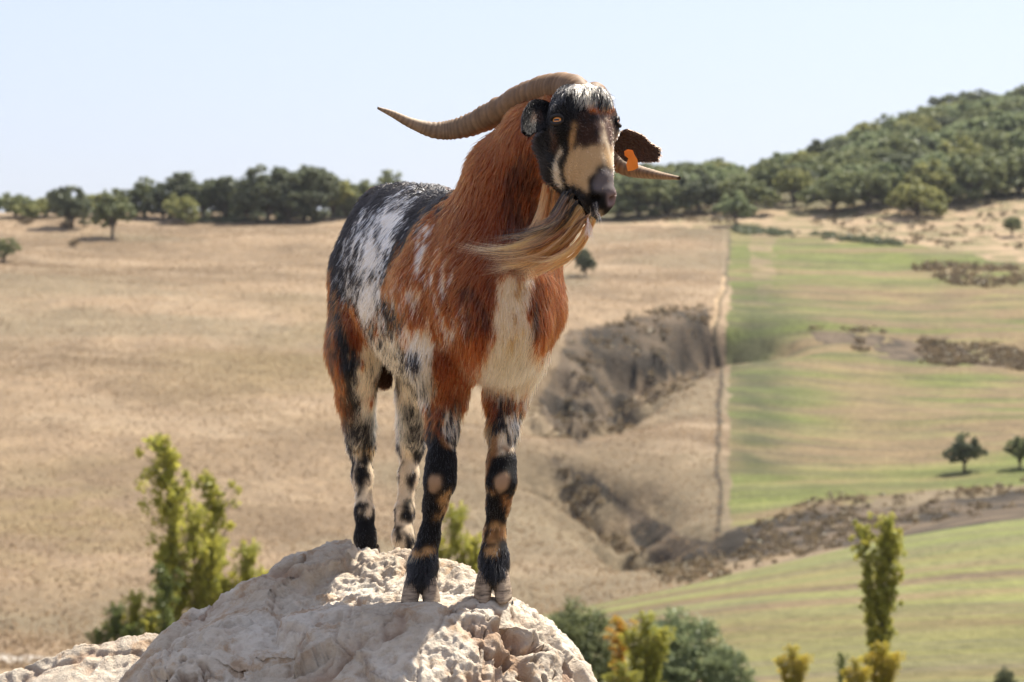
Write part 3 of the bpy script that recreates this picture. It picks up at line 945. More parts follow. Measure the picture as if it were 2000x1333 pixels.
def seg_d(P, a, b, ra, rb, side):
    """distance to a tapered bar of elliptical section; ra, rb = (half width along side, half depth)"""
    ax = b - a
    L = np.linalg.norm(ax) + 1e-9
    t_ = ax / L
    sd = side - t_ * np.dot(side, t_)
    n = np.linalg.norm(sd)
    sd = sd / n if n > 1e-3 else np.cross(t_, [0.2, 0.3, 0.9])
    up = np.cross(t_, sd)
    q = P - a
    h = q @ t_
    t = np.clip(h / L, 0, 1)
    rx = ra[0] + (rb[0] - ra[0]) * t
    rz = ra[1] + (rb[1] - ra[1]) * t
    m_ = np.minimum(rx, rz)
    e = h - t * L
    x = q @ sd
    y = q @ up
    k1 = np.sqrt((x / rx) ** 2 + (y / rz) ** 2 + (e / m_) ** 2)
    k2 = np.sqrt((x / rx ** 2) ** 2 + (y / rz ** 2) ** 2 + (e / m_ ** 2) ** 2) + 1e-6
    return np.where(k1 < 0.05, -m_, k1 * (k1 - 1) / k2)

ch = []     # (region, points, radii, side, blend)
def chain(region, pts, rad, side, k):
    rad = [(r, r) if np.isscalar(r) else r for r in rad]
    for i in range(len(pts) - 1):
        ch.append((region, np.array(pts[i], float), np.array(pts[i + 1], float), rad[i], rad[i + 1], side, k))
XA = np.array([1.0, 0, 0])
chain('torso', [(-0.362, 6.31, 0.15), (-0.335, 6.20, 0.12), (-0.308, 6.08, 0.105), (-0.260, 5.90, 0.085), (-0.205, 5.72, 0.062), (-0.145, 5.54, 0.045), (-0.095, 5.39, 0.048), (-0.045, 5.27, 0.035), (-0.025, 5.215, 0.03)],
      [(0.05, 0.08), (0.105, 0.165), (0.122, 0.19), (0.135, 0.205), (0.150, 0.215), (0.148, 0.208), (0.145, 0.200), (0.125, 0.168), (0.09, 0.13)], SB, 0.03)
chain('neck', [W(985, 590, 5.34), W(978, 460, 5.32), W(1003, 355, 5.28), W(1052, 283, 5.20), W(1108, 240, 5.10)], [(0.135, 0.15), (0.118, 0.13), (0.098, 0.11), (0.076, 0.09), (0.062, 0.075)], XA, 0.045)
chain('brisket', [W(985, 560, 5.22), W(985, 630, 5.21), W(985, 685, 5.25)], [(0.085, 0.06), (0.085, 0.055), (0.07, 0.05)], XA, 0.04)
# legs
def leg(region, pts, rad, k=0.025):
    if region in ('fore', 'hind'):
        rad = [rad[0]] + [(a * 0.93, b * 0.93) for a, b in rad[1:]]
    chain(region, pts, rad, XA, k)
leg('thigh', [(-0.385, 6.14, 0.07), (-0.392, 6.02, -0.10), (-0.392, 6.10, -0.21)], [(0.075, 0.14), (0.060, 0.11), (0.042, 0.072)], 0.04)
leg('hind', [(-0.392, 6.10, -0.21), W(706, 872, 6.215), W(708, 930, 6.19), W(712, 1000, 6.15), W(714, 1050, 6.13), F_RR + np.array([0.0, -0.01, 0.04])],
    [(0.042, 0.072), (0.027, 0.036), (0.025, 0.027), (0.0225, 0.0235), (0.026, 0.028), (0.024, 0.028)])
leg('thigh', [(-0.235, 6.17, 0.07), (-0.232, 6.05, -0.10), (-0.245, 6.12, -0.21)], [(0.075, 0.14), (0.058, 0.11), (0.040, 0.072)], 0.04)
leg('hind', [(-0.245, 6.12, -0.21), W(803, 872, 6.26), W(798, 930, 6.235), W(790, 1000, 6.20), W(788, 1050, 6.18), F_RL + np.array([0.0, -0.01, 0.04])],
    [(0.040, 0.072), (0.027, 0.036), (0.024, 0.027), (0.0225, 0.0235), (0.026, 0.028), (0.024, 0.028)])
leg('shoulder', [(-0.195, 5.42, 0.04), W(862, 700, 5.36), W(868, 765, 5.39)], [(0.07, 0.11), (0.060, 0.085), (0.046, 0.066)], 0.04)
leg('fore', [W(868, 765, 5.39), W(864, 840, 5.35), W(862, 905, 5.31), W(859, 940, 5.295), W(850, 985, 5.31), W(838, 1050, 5.315), W(827, 1095, 5.30), W(822, 1130, 5.275)],
    [(0.046, 0.066), (0.032, 0.042), (0.031, 0.034), (0.0325, 0.034), (0.024, 0.026), (0.021, 0.023), (0.027, 0.029), (0.027, 0.030)])
leg('shoulder', [(0.045, 5.47, 0.04), W(1010, 690, 5.40), W(990, 765, 5.41)], [(0.065, 0.11), (0.056, 0.085), (0.044, 0.066)], 0.04)
leg('fore', [W(990, 765, 5.41), W(982, 840, 5.37), W(979, 905, 5.33), W(979, 942, 5.31), W(973, 985, 5.325), W(966, 1042, 5.33), W(965, 1085, 5.315), W(964, 1118, 5.295)],
    [(0.044, 0.066), (0.031, 0.042), (0.030, 0.034), (0.0315, 0.034), (0.024, 0.026), (0.0215, 0.023), (0.028, 0.029), (0.028, 0.030)])
chain('tail', [(-0.372, 6.36, 0.20), (-0.395, 6.42, 0.14), (-0.40, 6.43, 0.04)], [(0.03, 0.025), (0.028, 0.018), (0.012, 0.01)], SB, 0.02)
chain('scrotum', [(-0.325, 6.13, -0.12), (-0.322, 6.12, -0.190)], [0.024, 0.018], SB, 0.02)
# head
hp = [(-0.078, 0.000, 0.046, 0.044), (-0.050, 0.000, 0.060, 0.060), (-0.020, -0.010, 0.066, 0.070), (0.02, -0.020, 0.063, 0.076), (0.065, -0.026, 0.055, 0.072), (0.11, -0.025, 0.046, 0.060), (0.155, -0.022, 0.0365, 0.045), (0.19, -0.024, 0.031, 0.035), (0.207, -0.028, 0.025, 0.028)]
chain('head', [H(0, u, f) for f, u, a, b in hp], [(a, b) for f, u, a, b in hp], HS, 0.010)
for s in (-1, 1):
    chain('head', [H(s * 0.052, 0.022, -0.020), H(s * 0.056, 0.012, 0.018)], [(0.020, 0.022), (0.016, 0.018)], HS, 0.022)      # brow and orbit
    chain('head', [H(s * 0.042, -0.060, -0.005), H(s * 0.038, -0.068, 0.07), H(s * 0.022, -0.074, 0.14)], [0.036, 0.030, 0.022], HS, 0.02)                        # jaw
    chain('muzzle', [H(s * 0.016, -0.006, 0.196), H(s * 0.015, -0.012, 0.206)], [0.0165, 0.015], HS, 0.012)                    # nostril wings
chain('muzzle', [H(0, -0.066, 0.11), H(0, -0.082, 0.180), H(0, -0.085, 0.192)], [(0.034, 0.026), (0.027, 0.021), (0.019, 0.016)], HS, 0.012)   # lower lip and chin
chain('poll', [H(-0.024, 0.048, -0.048), H(0.026, 0.048, -0.048)], [0.020, 0.020], HF, 0.025)

GX = (-0.62, 0.33, 4.76, 6.50, -0.72, 0.56)
RES = 0.0056
gx = np.arange(GX[0], GX[1], RES, dtype=np.float32); gy = np.arange(GX[2], GX[3], RES, dtype=np.float32); gz = np.arange(GX[4], GX[5], RES, dtype=np.float32)
FLD = np.full((len(gx), len(gy), len(gz)), 0.08, np.float32)
for reg, a, b, ra, rb, side, k in ch:
    mr = max(ra + rb) + 0.05
    lo = np.minimum(a, b) - mr; hi = np.maximum(a, b) + mr
    i0, i1 = np.searchsorted(gx, [lo[0], hi[0]]); j0, j1 = np.searchsorted(gy, [lo[1], hi[1]]); k0, k1 = np.searchsorted(gz, [lo[2], hi[2]])
    if i1 <= i0 or j1 <= j0 or k1 <= k0:
        continue
    G = np.stack(np.meshgrid(gx[i0:i1], gy[j0:j1], gz[k0:k1], indexing='ij'), -1).reshape(-1, 3)
    d = seg_d(G, a.astype(np.float32), b.astype(np.float32), ra, rb, np.asarray(side, np.float32)).reshape(i1 - i0, j1 - j0, k1 - k0)
    o = FLD[i0:i1, j0:j1, k0:k1]
    hh = np.maximum(k - np.abs(o - d), 0) / k
    FLD[i0:i1, j0:j1, k0:k1] = np.minimum(o, d) - hh * hh * k * 0.25
def carve(c, r, k=0.006):
    c = np.asarray(c); r = np.asarray(r)
    m_ = r.max() + 0.02
    i0, i1 = np.searchsorted(gx, [c[0] - m_, c[0] + m_]); j0, j1 = np.searchsorted(gy, [c[1] - m_, c[1] + m_]); k0, k1 = np.searchsorted(gz, [c[2] - m_, c[2] + m_])
    G = np.stack(np.meshgrid(gx[i0:i1], gy[j0:j1], gz[k0:k1], indexing='ij'), -1) - c
    q = np.stack([G @ HS, G @ HU, G @ HF], -1)
    d = (np.linalg.norm(q / r, axis=-1) - 1) * r.min()
    o = FLD[i0:i1, j0:j1, k0:k1]
    hh = np.maximum(k - np.abs(o + d), 0) / k
    FLD[i0:i1, j0:j1, k0:k1] = np.maximum(o, -d) + hh * hh * k * 0.25
for s in (-1, 1):
    carve(H(s * 0.017, -0.004, 0.216), (0.0085, 0.007, 0.013))          # nostrils
    carve(H(s * 0.036, -0.058, 0.160), (0.014, 0.0048, 0.05))           # mouth line
carve(H(0, -0.060, 0.212), (0.026, 0.005, 0.02))

def surface_nets(f):
    s = f < 0
    nx, ny, nz = [n - 1 for n in f.shape]
    cnt = np.zeros((nx, ny, nz), np.int8)
    cor = [(i, j, k) for i in (0, 1) for j in (0, 1) for k in (0, 1)]
    for i, j, k in cor:
        cnt += s[i:i + nx, j:j + ny, k:k + nz]
    act = np.argwhere((cnt > 0) & (cnt < 8))
    idx = np.full((nx, ny, nz), -1, np.int32)
    idx[act[:, 0], act[:, 1], act[:, 2]] = np.arange(len(act))
    acc = np.zeros((len(act), 3)); num = np.zeros(len(act))
    for a in cor:
        for ax in range(3):
            if a[ax] == 1:
                continue
            b = list(a); b[ax] = 1
            fa = f[act[:, 0] + a[0], act[:, 1] + a[1], act[:, 2] + a[2]]
            fb = f[act[:, 0] + b[0], act[:, 1] + b[1], act[:, 2] + b[2]]
            m_ = (fa < 0) != (fb < 0)
            t = np.where(m_, fa / np.where(m_, fa - fb, 1), 0)
            p = np.tile(np.array(a, float), (len(act), 1))
            p[:, ax] += t
            acc += p * m_[:, None]
            num += m_
    V = act + acc / num[:, None]
    Q = []
    for ax in range(3):
        sl0 = [slice(1, n) for n in (nx, ny, nz)]
        sl1 = [slice(1, n) for n in (nx, ny, nz)]
        sl0[ax] = slice(0, (nx, ny, nz)[ax]); sl1[ax] = slice(1, (nx, ny, nz)[ax] + 1)
        a = s[tuple(sl0)]; b = s[tuple(sl1)]
        c = np.argwhere(a != b)
        ofs = [1, 1, 1]; ofs[ax] = 0
        base = c + np.array(ofs)
        inside = a[c[:, 0], c[:, 1], c[:, 2]]
        o1, o2 = [(1, 2), (2, 0), (0, 1)][ax]
        def g(d1, d2):
            w = base.copy(); w[:, o1] -= d1; w[:, o2] -= d2
            return idx[w[:, 0], w[:, 1], w[:, 2]]
        q = np.stack([g(1, 1), g(0, 1), g(0, 0), g(1, 0)], 1)
        q[~inside] = q[~inside][:, ::-1]
        Q.append(q)
    Q = np.concatenate(Q)
    return V, Q[(Q >= 0).all(1)]
BV, BQ = surface_nets(FLD)
BV = BV * RES + np.array([GX[0], GX[2], GX[4]])
def relax(V, Q, it, lam):
    e = np.concatenate([Q[:, [0, 1]], Q[:, [1, 2]], Q[:, [2, 3]], Q[:, [3, 0]]])
    n = np.bincount(e[:, 0], minlength=len(V)) + np.bincount(e[:, 1], minlength=len(V))
    for k in range(it):
        a = np.stack([np.bincount(e[:, 0], V[e[:, 1], i], len(V)) + np.bincount(e[:, 1], V[e[:, 0], i], len(V)) for i in range(V.shape[1])], 1) / np.maximum(n, 1)[:, None]
        V = V + lam[k % len(lam)] * (a - V)
    return V
BV = relax(BV, BQ, 4, (0.5, -0.48))
def vnormals(V, Q):
    n = np.cross(V[Q[:, 2]] - V[Q[:, 0]], V[Q[:, 3]] - V[Q[:, 1]])
    r = np.stack([sum(np.bincount(Q[:, k], n[:, i], len(V)) for k in range(4)) for i in range(3)], 1)
    return r / (np.linalg.norm(r, axis=1, keepdims=True) + 1e-12)
BN = vnormals(BV, BQ)

# region weights on the skin -> hair length, lay of the hair, density
REG = {  # length, lift, density, lay
    'torso': (0.022, 0.30, 1.0, -0.55 * FB + np.array([0, 0, -0.80])), 'neck': (0.025, 0.28, 1.0, np.array([-0.25, 0.15, -1.0])), 'brisket': (0.034, 0.25, 1.1, np.array([-0.05, 0, -1.0])),
    'thigh': (0.026, 0.28, 1.0, np.array([0.0, 0.15, -1.0])), 'hind': (0.0085, 0.28, 2.0, np.array([0, 0, -1.0])), 'shoulder': (0.027, 0.28, 1.0, np.array([0.0, 0.1, -1.0])),
    'fore': (0.0085, 0.28, 2.0, np.array([0, 0, -1.0])), 'tail': (0.05, 0.3, 1.0, np.array([0, 0.2, -1.0])), 'scrotum': (0.006, 0.3, 1.0, np.array([0, 0, -1.0])),
    'head': (0.0080, 0.30, 4.5, -0.75 * HF), 'muzzle': (0.004, 0.25, 3.5, -HF), 'poll': (0.034, 0.45, 3.0, np.array([0.15, -0.6, -0.6]))}
names = list(REG)
dm = np.full((len(BV), len(names)), 9.0)
for reg, a, b, ra, rb, side, k in ch:
    i = names.index(reg)
    dm[:, i] = np.minimum(dm[:, i], seg_d(BV, a, b, ra, rb, np.asarray(side, float)))
wgt = np.exp(-(dm - dm.min(1, keepdims=True)) / 0.012)
wgt /= wgt.sum(1, keepdims=True)
LEN = wgt @ np.array([REG[n][0] for n in names])
LIFT = wgt @ np.array([REG[n][1] for n in names])
DEN = wgt @ np.array([REG[n][2] for n in names])
LAY = wgt @ np.array([REG[n][3] for n in names])
up_ = np.clip(BN[:, 2], 0, 1)
tors = wgt[:, names.index('torso')] + wgt[:, names.index('neck')]
LEN = LEN * (1 + (0.4 * tors + 1.0 * wgt[:, names.index('torso')]) * sstep(0.65, 1.0, up_))          # mane and bristling spine
LIFT = LIFT + 0.95 * wgt[:, names.index('torso')] * sstep(0.7, 1.0, up_) + 0.30 * tors * sstep(0.55, 1.0, up_)
vpx = VH - F * BV[:, 2] / BV[:, 1]
upx = 1000 + F * BV[:, 0] / BV[:, 1]
LEN = LEN + 0.014 * (wgt[:, names.index('torso')] + wgt[:, names.index('brisket')] + wgt[:, names.index('shoulder')]) * sstep(-0.3, -0.9, BN[:, 2])
leg_w = wgt[:, names.index('fore')] + wgt[:, names.index('hind')]
fet = leg_w * np.exp(-((BV[:, 2] + 0.575) / 0.035) ** 2) * (BV[:, 1] < 5.6)
LEN = LEN + 0.017 * fet
LIFT = LIFT + 0.15 * fet
LEN = LEN + 0.018 * leg_w * sstep(-0.33, -0.22, BV[:, 2])
hock = wgt[:, names.index('hind')] * np.exp(-((BV[:, 2] + 0.30) / 0.07) ** 2)
LEN = LEN + 0.020 * hock
LAY = LAY + 0.5 * fet[:, None] * np.array([0, 0, -1.0])
hs = (BV - HO) @ HS; hu = (BV - HO) @ HU; hf = (BV - HO) @ HF
hw = wgt[:, names.index('head')] + wgt[:, names.index('muzzle')]
LEN = LEN + hw * 0.020 * sstep(-0.03, -0.06, hu) * sstep(0.13, 0.04, hf)      # long hair under the jaw
nose = hw * sstep(0.172, 0.19, hf) * sstep(-0.045, -0.03, hu)
LEN = LEN * (1 - 0.75 * nose)
for cu_, cv_ in ((849, 946), (981, 943)):
    LEN = LEN * (1 - 0.85 * np.exp(-(((upx - cu_) / 14) ** 2 + ((vpx - cv_) / 18) ** 2)) * (BV[:, 1] < 5.33))

# ---- coat pattern: patches given by the outline each one has on the animal
RUST = (0.178, 0.033, 0.0062); DRUST = (0.060, 0.013, 0.005); LRUST = (0.38, 0.10, 0.022); BLACK = (0.006, 0.0052, 0.0052); CREAM = (0.86, 0.68, 0.46); WHITE = (0.90, 0.83, 0.73)
TAN = (0.50, 0.27, 0.105); DTAN = (0.30, 0.13, 0.045); NOSE = (0.15, 0.125, 0.12); MAUVE = (0.115, 0.066, 0.052); GOLD = (0.44, 0.245, 0.08); BROWN = (0.040, 0.017, 0.009); ORANGE = (0.50, 0.13, 0.025); MUZ = (0.60, 0.385, 0.19); LIP = (0.30, 0.215, 0.205); CALLUS = (0.46, 0.29, 0.17)
BODY = [  # colour, cover 0..1, wobble px, outline
    (BLACK, 1, 12, [(640, 400), (735, 330), (875, 300), (900, 330), (868, 400), (805, 470), (775, 545), (735, 600), (720, 660), (690, 640), (655, 600), (640, 520)]),
    (WHITE, 0.40, 10, [(655, 560), (670, 470), (700, 420), (735, 400), (720, 560), (700, 610), (665, 600)]),
    (WHITE, 1, 10, [(782, 372), (818, 362), (792, 405), (764, 450), (748, 500), (740, 560), (728, 620), (714, 640), (706, 600), (706, 540), (704, 480), (738, 415)]),
    (BLACK, 0.42, 8, [(690, 520), (750, 540), (755, 650), (715, 670)]),
    (BLACK, 0.34, 6, [(745, 395), (800, 365), (765, 450), (740, 500), (730, 470)]),
    (RUST, 1, 10, [(835, 415), (900, 380), (900, 720), (800, 690), (755, 610), (742, 560), (775, 490)]),
    (WHITE, 0.75, 7, [(818, 440), (842, 438), (832, 490), (822, 540), (806, 520)]),
    (WHITE, 0.45, 6, [(745, 420), (800, 400), (780, 460), (755, 520), (745, 520)]),
    (BLACK, 0.85, 10, [(742, 570), (765, 590), (785, 630), (780, 668), (755, 672), (738, 640)]),
    (WHITE, 0.45, 7, [(700, 560), (745, 545), (752, 640), (760, 680), (715, 690), (700, 640)]),
    (CREAM, 0.9, 6, [(655, 660), (760, 660), (760, 880), (640, 880)]),
    (BLACK, 0.42, 8, [(655, 690), (712, 690), (712, 880), (640, 880)]),
    (RUST, 1, 6, [(655, 588), (688, 588), (708, 640), (712, 685), (692, 690), (670, 650)]),
    (BLACK, 1, 7, [(645, 560), (662, 620), (690, 690), (710, 770), (700, 800), (672, 760), (650, 640)]),
    (BROWN, 1, 5, [(620, 600), (650, 620), (672, 760), (690, 800), (676, 830), (620, 780)]),
    (RUST, 0.6, 4, [(620, 610), (652, 640), (662, 700), (676, 790), (676, 830), (620, 760)]),
    (CREAM, 1, 11, [(712, 690), (745, 650), (800, 632), (845, 640), (850, 780), (800, 800), (755, 770), (725, 720)]),
    (BLACK, 0.85, 6, [(778, 690), (800, 684), (816, 705), (812, 728), (790, 722)]),
    (RUST, 0.7, 6, [(768, 645), (790, 648), (800, 680), (780, 675)]),
    (BLACK, 0.8, 6, [(728, 720), (760, 745), (762, 765), (732, 760)]),
    (CREAM, 0.95, 7, [(692, 715), (728, 700), (745, 760), (742, 830), (715, 850), (695, 800)]),
    (BLACK, 0.5, 7, [(670, 760), (700, 770), (712, 860), (690, 890), (672, 850)]),
    (CREAM, 1, 7, [(735, 765), (840, 780), (840, 850), (800, 830), (765, 810), (735, 830)]),
    (BLACK, 0.6, 6, [(785, 790), (835, 800), (835, 900), (805, 890), (790, 850)]),
    (BLACK, 0.22, 6, [(715, 640), (850, 620), (850, 780), (725, 760)]),
    (CREAM, 0.24, 6, [(755, 560), (880, 470), (890, 700), (790, 690)]),
    # neck, shoulder and chest
    (DRUST, 0.7, 10, [(985, 330), (1040, 290), (1055, 370), (1045, 470), (985, 480), (975, 420)]),
    (DRUST, 0.45, 12, [(870, 560), (960, 540), (960, 620), (930, 680), (880, 640)]),
    (CREAM, 1, 12, [(978, 545), (1052, 535), (1036, 610), (1050, 680), (1068, 740), (1056, 790), (1000, 790), (945, 785), (935, 740), (952, 670), (968, 600)]),
    (TAN, 0.5, 8, [(1005, 540), (1030, 540), (1020, 680), (1000, 680)]),
    (RUST, 1, 9, [(1058, 520), (1140, 480), (1150, 640), (1090, 680), (1050, 690), (1060, 620)]),
    (BROWN, 0.7, 5, [(1040, 600), (1056, 590), (1052, 650), (1042, 660)]),
    (CREAM, 0.9, 7, [(1035, 690), (1080, 680), (1085, 780), (1050, 800), (1030, 760)]),
    (RUST, 0.55, 8, [(880, 690), (945, 640), (930, 720), (920, 770), (870, 790)]),
    (WHITE, 0.35, 5, [(860, 600), (905, 600), (905, 650), (865, 660)]),
    (CREAM, 0.4, 8, [(895, 690), (960, 700), (950, 790), (905, 790)])]
LEGS_F = [
    (RUST, 1, 7, [(820, 690), (910, 690), (915, 800), (880, 850), (825, 850)]),
    (CREAM, 0.65, 6, [(850, 745), (885, 720), (880, 770), (850, 800), (835, 800)]),
    (BLACK, 0.8, 5, [(880, 740), (915, 750), (905, 800), (885, 800)]),
    (RUST, 1, 5, [(825, 790), (862, 800), (850, 850), (825, 880)]),
    (CREAM, 0.9, 4, [(866, 808), (905, 795), (900, 870), (885, 875), (868, 850)]),
    (BLACK, 1, 5, [(825, 850), (850, 840), (872, 870), (910, 880), (910, 980), (865, 990), (860, 1200), (770, 1200), (780, 1100), (815, 1000)]),
    (TAN, 0.9, 3, [(862, 965), (885, 950), (880, 985), (860, 1010), (848, 1015)]),
    (TAN, 0.85, 3, [(798, 1078), (850, 1068), (855, 1080), (800, 1092)]),
    # its left fore leg
    (RUST, 0.9, 7, [(945, 760), (1060, 740), (1045, 800), (985, 810), (945, 830)]),
    (BROWN, 0.7, 5, [(965, 775), (1000, 770), (1000, 820), (970, 820)]),
    (TAN, 0.9, 5, [(940, 810), (975, 830), (960, 890), (940, 900)]),
    (CREAM, 0.9, 5, [(975, 825), (1050, 780), (1040, 850), (1010, 880), (970, 890)]),
    (BLACK, 1, 5, [(958, 895), (1000, 880), (1015, 885), (1012, 950), (990, 975), (960, 960), (945, 950)]),
    (TAN, 0.85, 4, [(940, 950), (960, 965), (960, 1000), (940, 1000)]),
    (BLACK, 1, 4, [(945, 990), (958, 968), (985, 965), (985, 1030), (950, 1040)]),
    (TAN, 0.9, 4, [(930, 1030), (990, 1020), (1000, 1060), (930, 1060)]),
    (BLACK, 1, 4, [(915, 1062), (1010, 1055), (1010, 1160), (915, 1160)]),
    (TAN, 0.8, 3, [(945, 1070), (970, 1065), (972, 1085), (950, 1088)]),
    (BLACK, 0.20, 5, [(820, 780), (1060, 780), (1060, 900), (820, 900)]),
    (BLACK, 0.26, 5, [(780, 960), (1010, 960), (1010, 1060), (780, 1060)]),
    (CALLUS, 1, 0, [(836, 935), (846, 928), (858, 930), (863, 943), (858, 957), (846, 965), (837, 957)]),
    (CALLUS, 1, 0, [(966, 935), (978, 925), (992, 923), (996, 936), (990, 955), (976, 965), (966, 950)])]
LEGS_H = [
    (BLACK, 0.85, 5, [(670, 820), (728, 815), (735, 870), (690, 890)]),
    (TAN, 0.7, 4, [(690, 860), (735, 868), (728, 900), (692, 896)]),
    (BLACK, 0.85, 5, [(684, 890), (722, 890), (722, 940), (712, 970), (690, 950)]),
    (CREAM, 1, 4, [(700, 960), (740, 930), (742, 1020), (694, 1015), (694, 985)]),
    (BLACK, 0.8, 4, [(690, 980), (718, 985), (714, 1010), (692, 1010)]),
    (BLACK, 1, 4, [(685, 1012), (732, 1010), (735, 1120), (685, 1120)]),
    (CREAM, 1, 4, [(765, 840), (800, 850), (830, 900), (825, 1120), (755, 1120), (755, 960), (772, 900)]),
    (BLACK, 0.8, 4, [(800, 820), (840, 830), (838, 910), (805, 900)]),
    (BLACK, 0.9, 3, [(772, 845), (780, 850), (776, 890), (770, 885)]),
    (BLACK, 0.9, 3, [(790, 980), (806, 965), (808, 985), (796, 1000)]),
    (BLACK, 0.9, 3, [(790, 1005), (808, 1000), (804, 1020), (792, 1022)]),
    (BLACK, 0.9, 3, [(768, 1030), (786, 1025), (784, 1045), (770, 1048)]),
    (BLACK, 0.9, 3, [(790, 1045), (815, 1040), (812, 1120), (790, 1120)]),
    (BLACK, 0.8, 2, [(755, 920), (768, 915), (766, 930), (756, 932)]),
    (BLACK, 0.24, 6, [(680, 840), (840, 840), (840, 1060), (680, 1060)])]
HEAD = [
    (CREAM, 0.66, 4, [(1120, 176), (1125, 120), (1165, 120), (1172, 205), (1150, 208), (1132, 195)]),
    (CREAM, 0.42, 3, [(1150, 120), (1205, 120), (1205, 212), (1160, 212)]),
    (BROWN, 0.8, 4, [(1135, 222), (1170, 222), (1170, 286), (1125, 288)]),
    (MAUVE, 0.95, 3, [(1164, 220), (1205, 220), (1208, 292), (1168, 292)]),
    (CREAM, 0.22, 3, [(1178, 232), (1215, 225), (1215, 300), (1175, 300)]),
    (ORANGE, 0.95, 2, [(1148, 209), (1200, 207), (1202, 219), (1175, 223), (1152, 219)]),
    (TAN, 1, 3, [(1119, 236), (1127, 238), (1123, 268), (1115, 298), (1108, 300), (1113, 268)]),
    (MUZ, 1, 3, [(1129, 289), (1170, 283), (1198, 292), (1206, 330), (1180, 322), (1162, 330), (1148, 349), (1150, 380), (1128, 368), (1118, 362), (1108, 364), (1100, 339), (1107, 303)]),
    (CREAM, 0.55, 3, [(1176, 290), (1210, 290), (1210, 335), (1180, 324)]),
    (CREAM, 1, 3, [(1097, 289), (1099, 298), (1089, 318), (1094, 344), (1102, 360), (1098, 370), (1088, 367), (1080, 358), (1077, 342), (1078, 327), (1088, 303)]),
    (BROWN, 0.8, 3, [(1072, 256), (1090, 254), (1090, 300), (1076, 300)]),
    (NOSE, 1, 2, [(1157, 352), (1168, 340), (1184, 331), (1208, 336), (1210, 370), (1186, 380), (1163, 372)]),
    (LIP, 0.9, 2, [(1186, 380), (1212, 370), (1210, 408), (1188, 404)]),
    (CREAM, 0.7, 3, [(1172, 412), (1180, 412), (1178, 428), (1166, 430)]),
    (DTAN, 0.6, 3, [(1072, 378), (1088, 372), (1082, 420), (1052, 450), (1048, 440)])]

def coat(P, reg_w, jit=None):
    """colour of the coat at points of the skin"""
    D = P[:, 1]
    u = 1000 + F * P[:, 0] / D
    v = VH - F * P[:, 2] / D
    u0, v0 = u, v
    if jit is not None:
        u = u + jit[:, 0]; v = v + jit[:, 1]
    col = np.tile(np.array(RUST), (len(P), 1))
    n1 = fbm(P * np.array([55, 55, 22]), 2, 401) - 0.5
    n2 = fbm(P * np.array([55, 55, 22]), 2, 402) - 0.5
    sp = fbm(P * np.array([120, 120, 34]), 2, 403)
    sp = np.clip((sp - 0.28) / 0.44, 0, 1)
    g = np.argmax(reg_w, 1)
    hd = np.isin(g, [names.index('head'), names.index('muzzle'), names.index('poll')])
    lg = np.isin(g, [names.index('fore'), names.index('hind'), names.index('scrotum')])
    front = D < 5.62
    up2 = np.isin(g, [names.index('neck'), names.index('brisket'), names.index('torso'), names.index('shoulder'), names.index('thigh')])
    col[hd] = BLACK
    col[lg & front] = DTAN
    col[lg & ~front] = CREAM
    col[lg & front & (v < 800)] = RUST
    nk = g == names.index('neck')
    for layers, mask in ((BODY, ~hd), (LEGS_F, lg & front), (LEGS_H, lg & ~front), (HEAD, hd)):
        mi = np.nonzero(mask)[0]
        for c, cov, wob, poly in layers:
            m_ = in_poly(u[mi] + n1[mi] * wob * 3.2, v[mi] + n2[mi] * wob * 3.6, poly) if wob else in_poly(u0[mi], v0[mi], poly)
            if layers is BODY and c in (BLACK, WHITE) and min(p[0] for p in poly) < 900 and max(p[1] for p in poly) < 690:
                m_ &= ~nk[mi]
            if cov < 1:
                m_ &= sp[mi] < cov
            col[mi[m_]] = c
    kn = (g == names.index('scrotum'))
    col[kn] = BROWN
    return col

mskin = NT('goat_skin')
mskin.principled(mskin.attr('coat').outputs['Color'], 0.75, None, 0.15)
# bare damp nose leather is a little glossier
body_me = mesh_np('goat_body', BV, BQ)
attr(body_me, 'coat', np.clip(relax(coat(BV, wgt), BQ, 3, (0.5,)), 0, 1) * 0.7)

mh = NT('goat_hair')
hb = mh.n('ShaderNodeBsdfHairPrincipled', parametrization='COLOR')
mh.l(mh.attr('hair_colour').outputs['Color'], hb.inputs['Color'])
hb.inputs['Roughness'].default_value = 0.30
hb.inputs['Radial Roughness'].default_value = 0.6
hb.inputs['IOR'].default_value = 1.42
mh.l(hb.outputs[0], mh.out.inputs[0])
M_HAIR = mh.mat

def hair_object(name, pts, rad, colour, parent):
    """pts (N, K, 3), rad (N, K), colour (N, 3): one strand for each row"""
    N, Kp, _ = pts.shape
    cu = bpy.data.hair_curves.new(name)
    cu.add_curves([Kp] * N)
    cu.attributes['position'].data.foreach_set('vector', pts.astype(np.float32).ravel())
    ra = cu.attributes.get('radius') or cu.attributes.new('radius', 'FLOAT', 'POINT')
    ra.data.foreach_set('value', rad.astype(np.float32).ravel())
    ca = cu.attributes.new('hair_colour', 'FLOAT_COLOR', 'CURVE')
    ca.data.foreach_set('color', np.concatenate([colour, np.ones((N, 1))], 1).astype(np.float32).ravel())
    return link(name, cu, M_HAIR, parent)

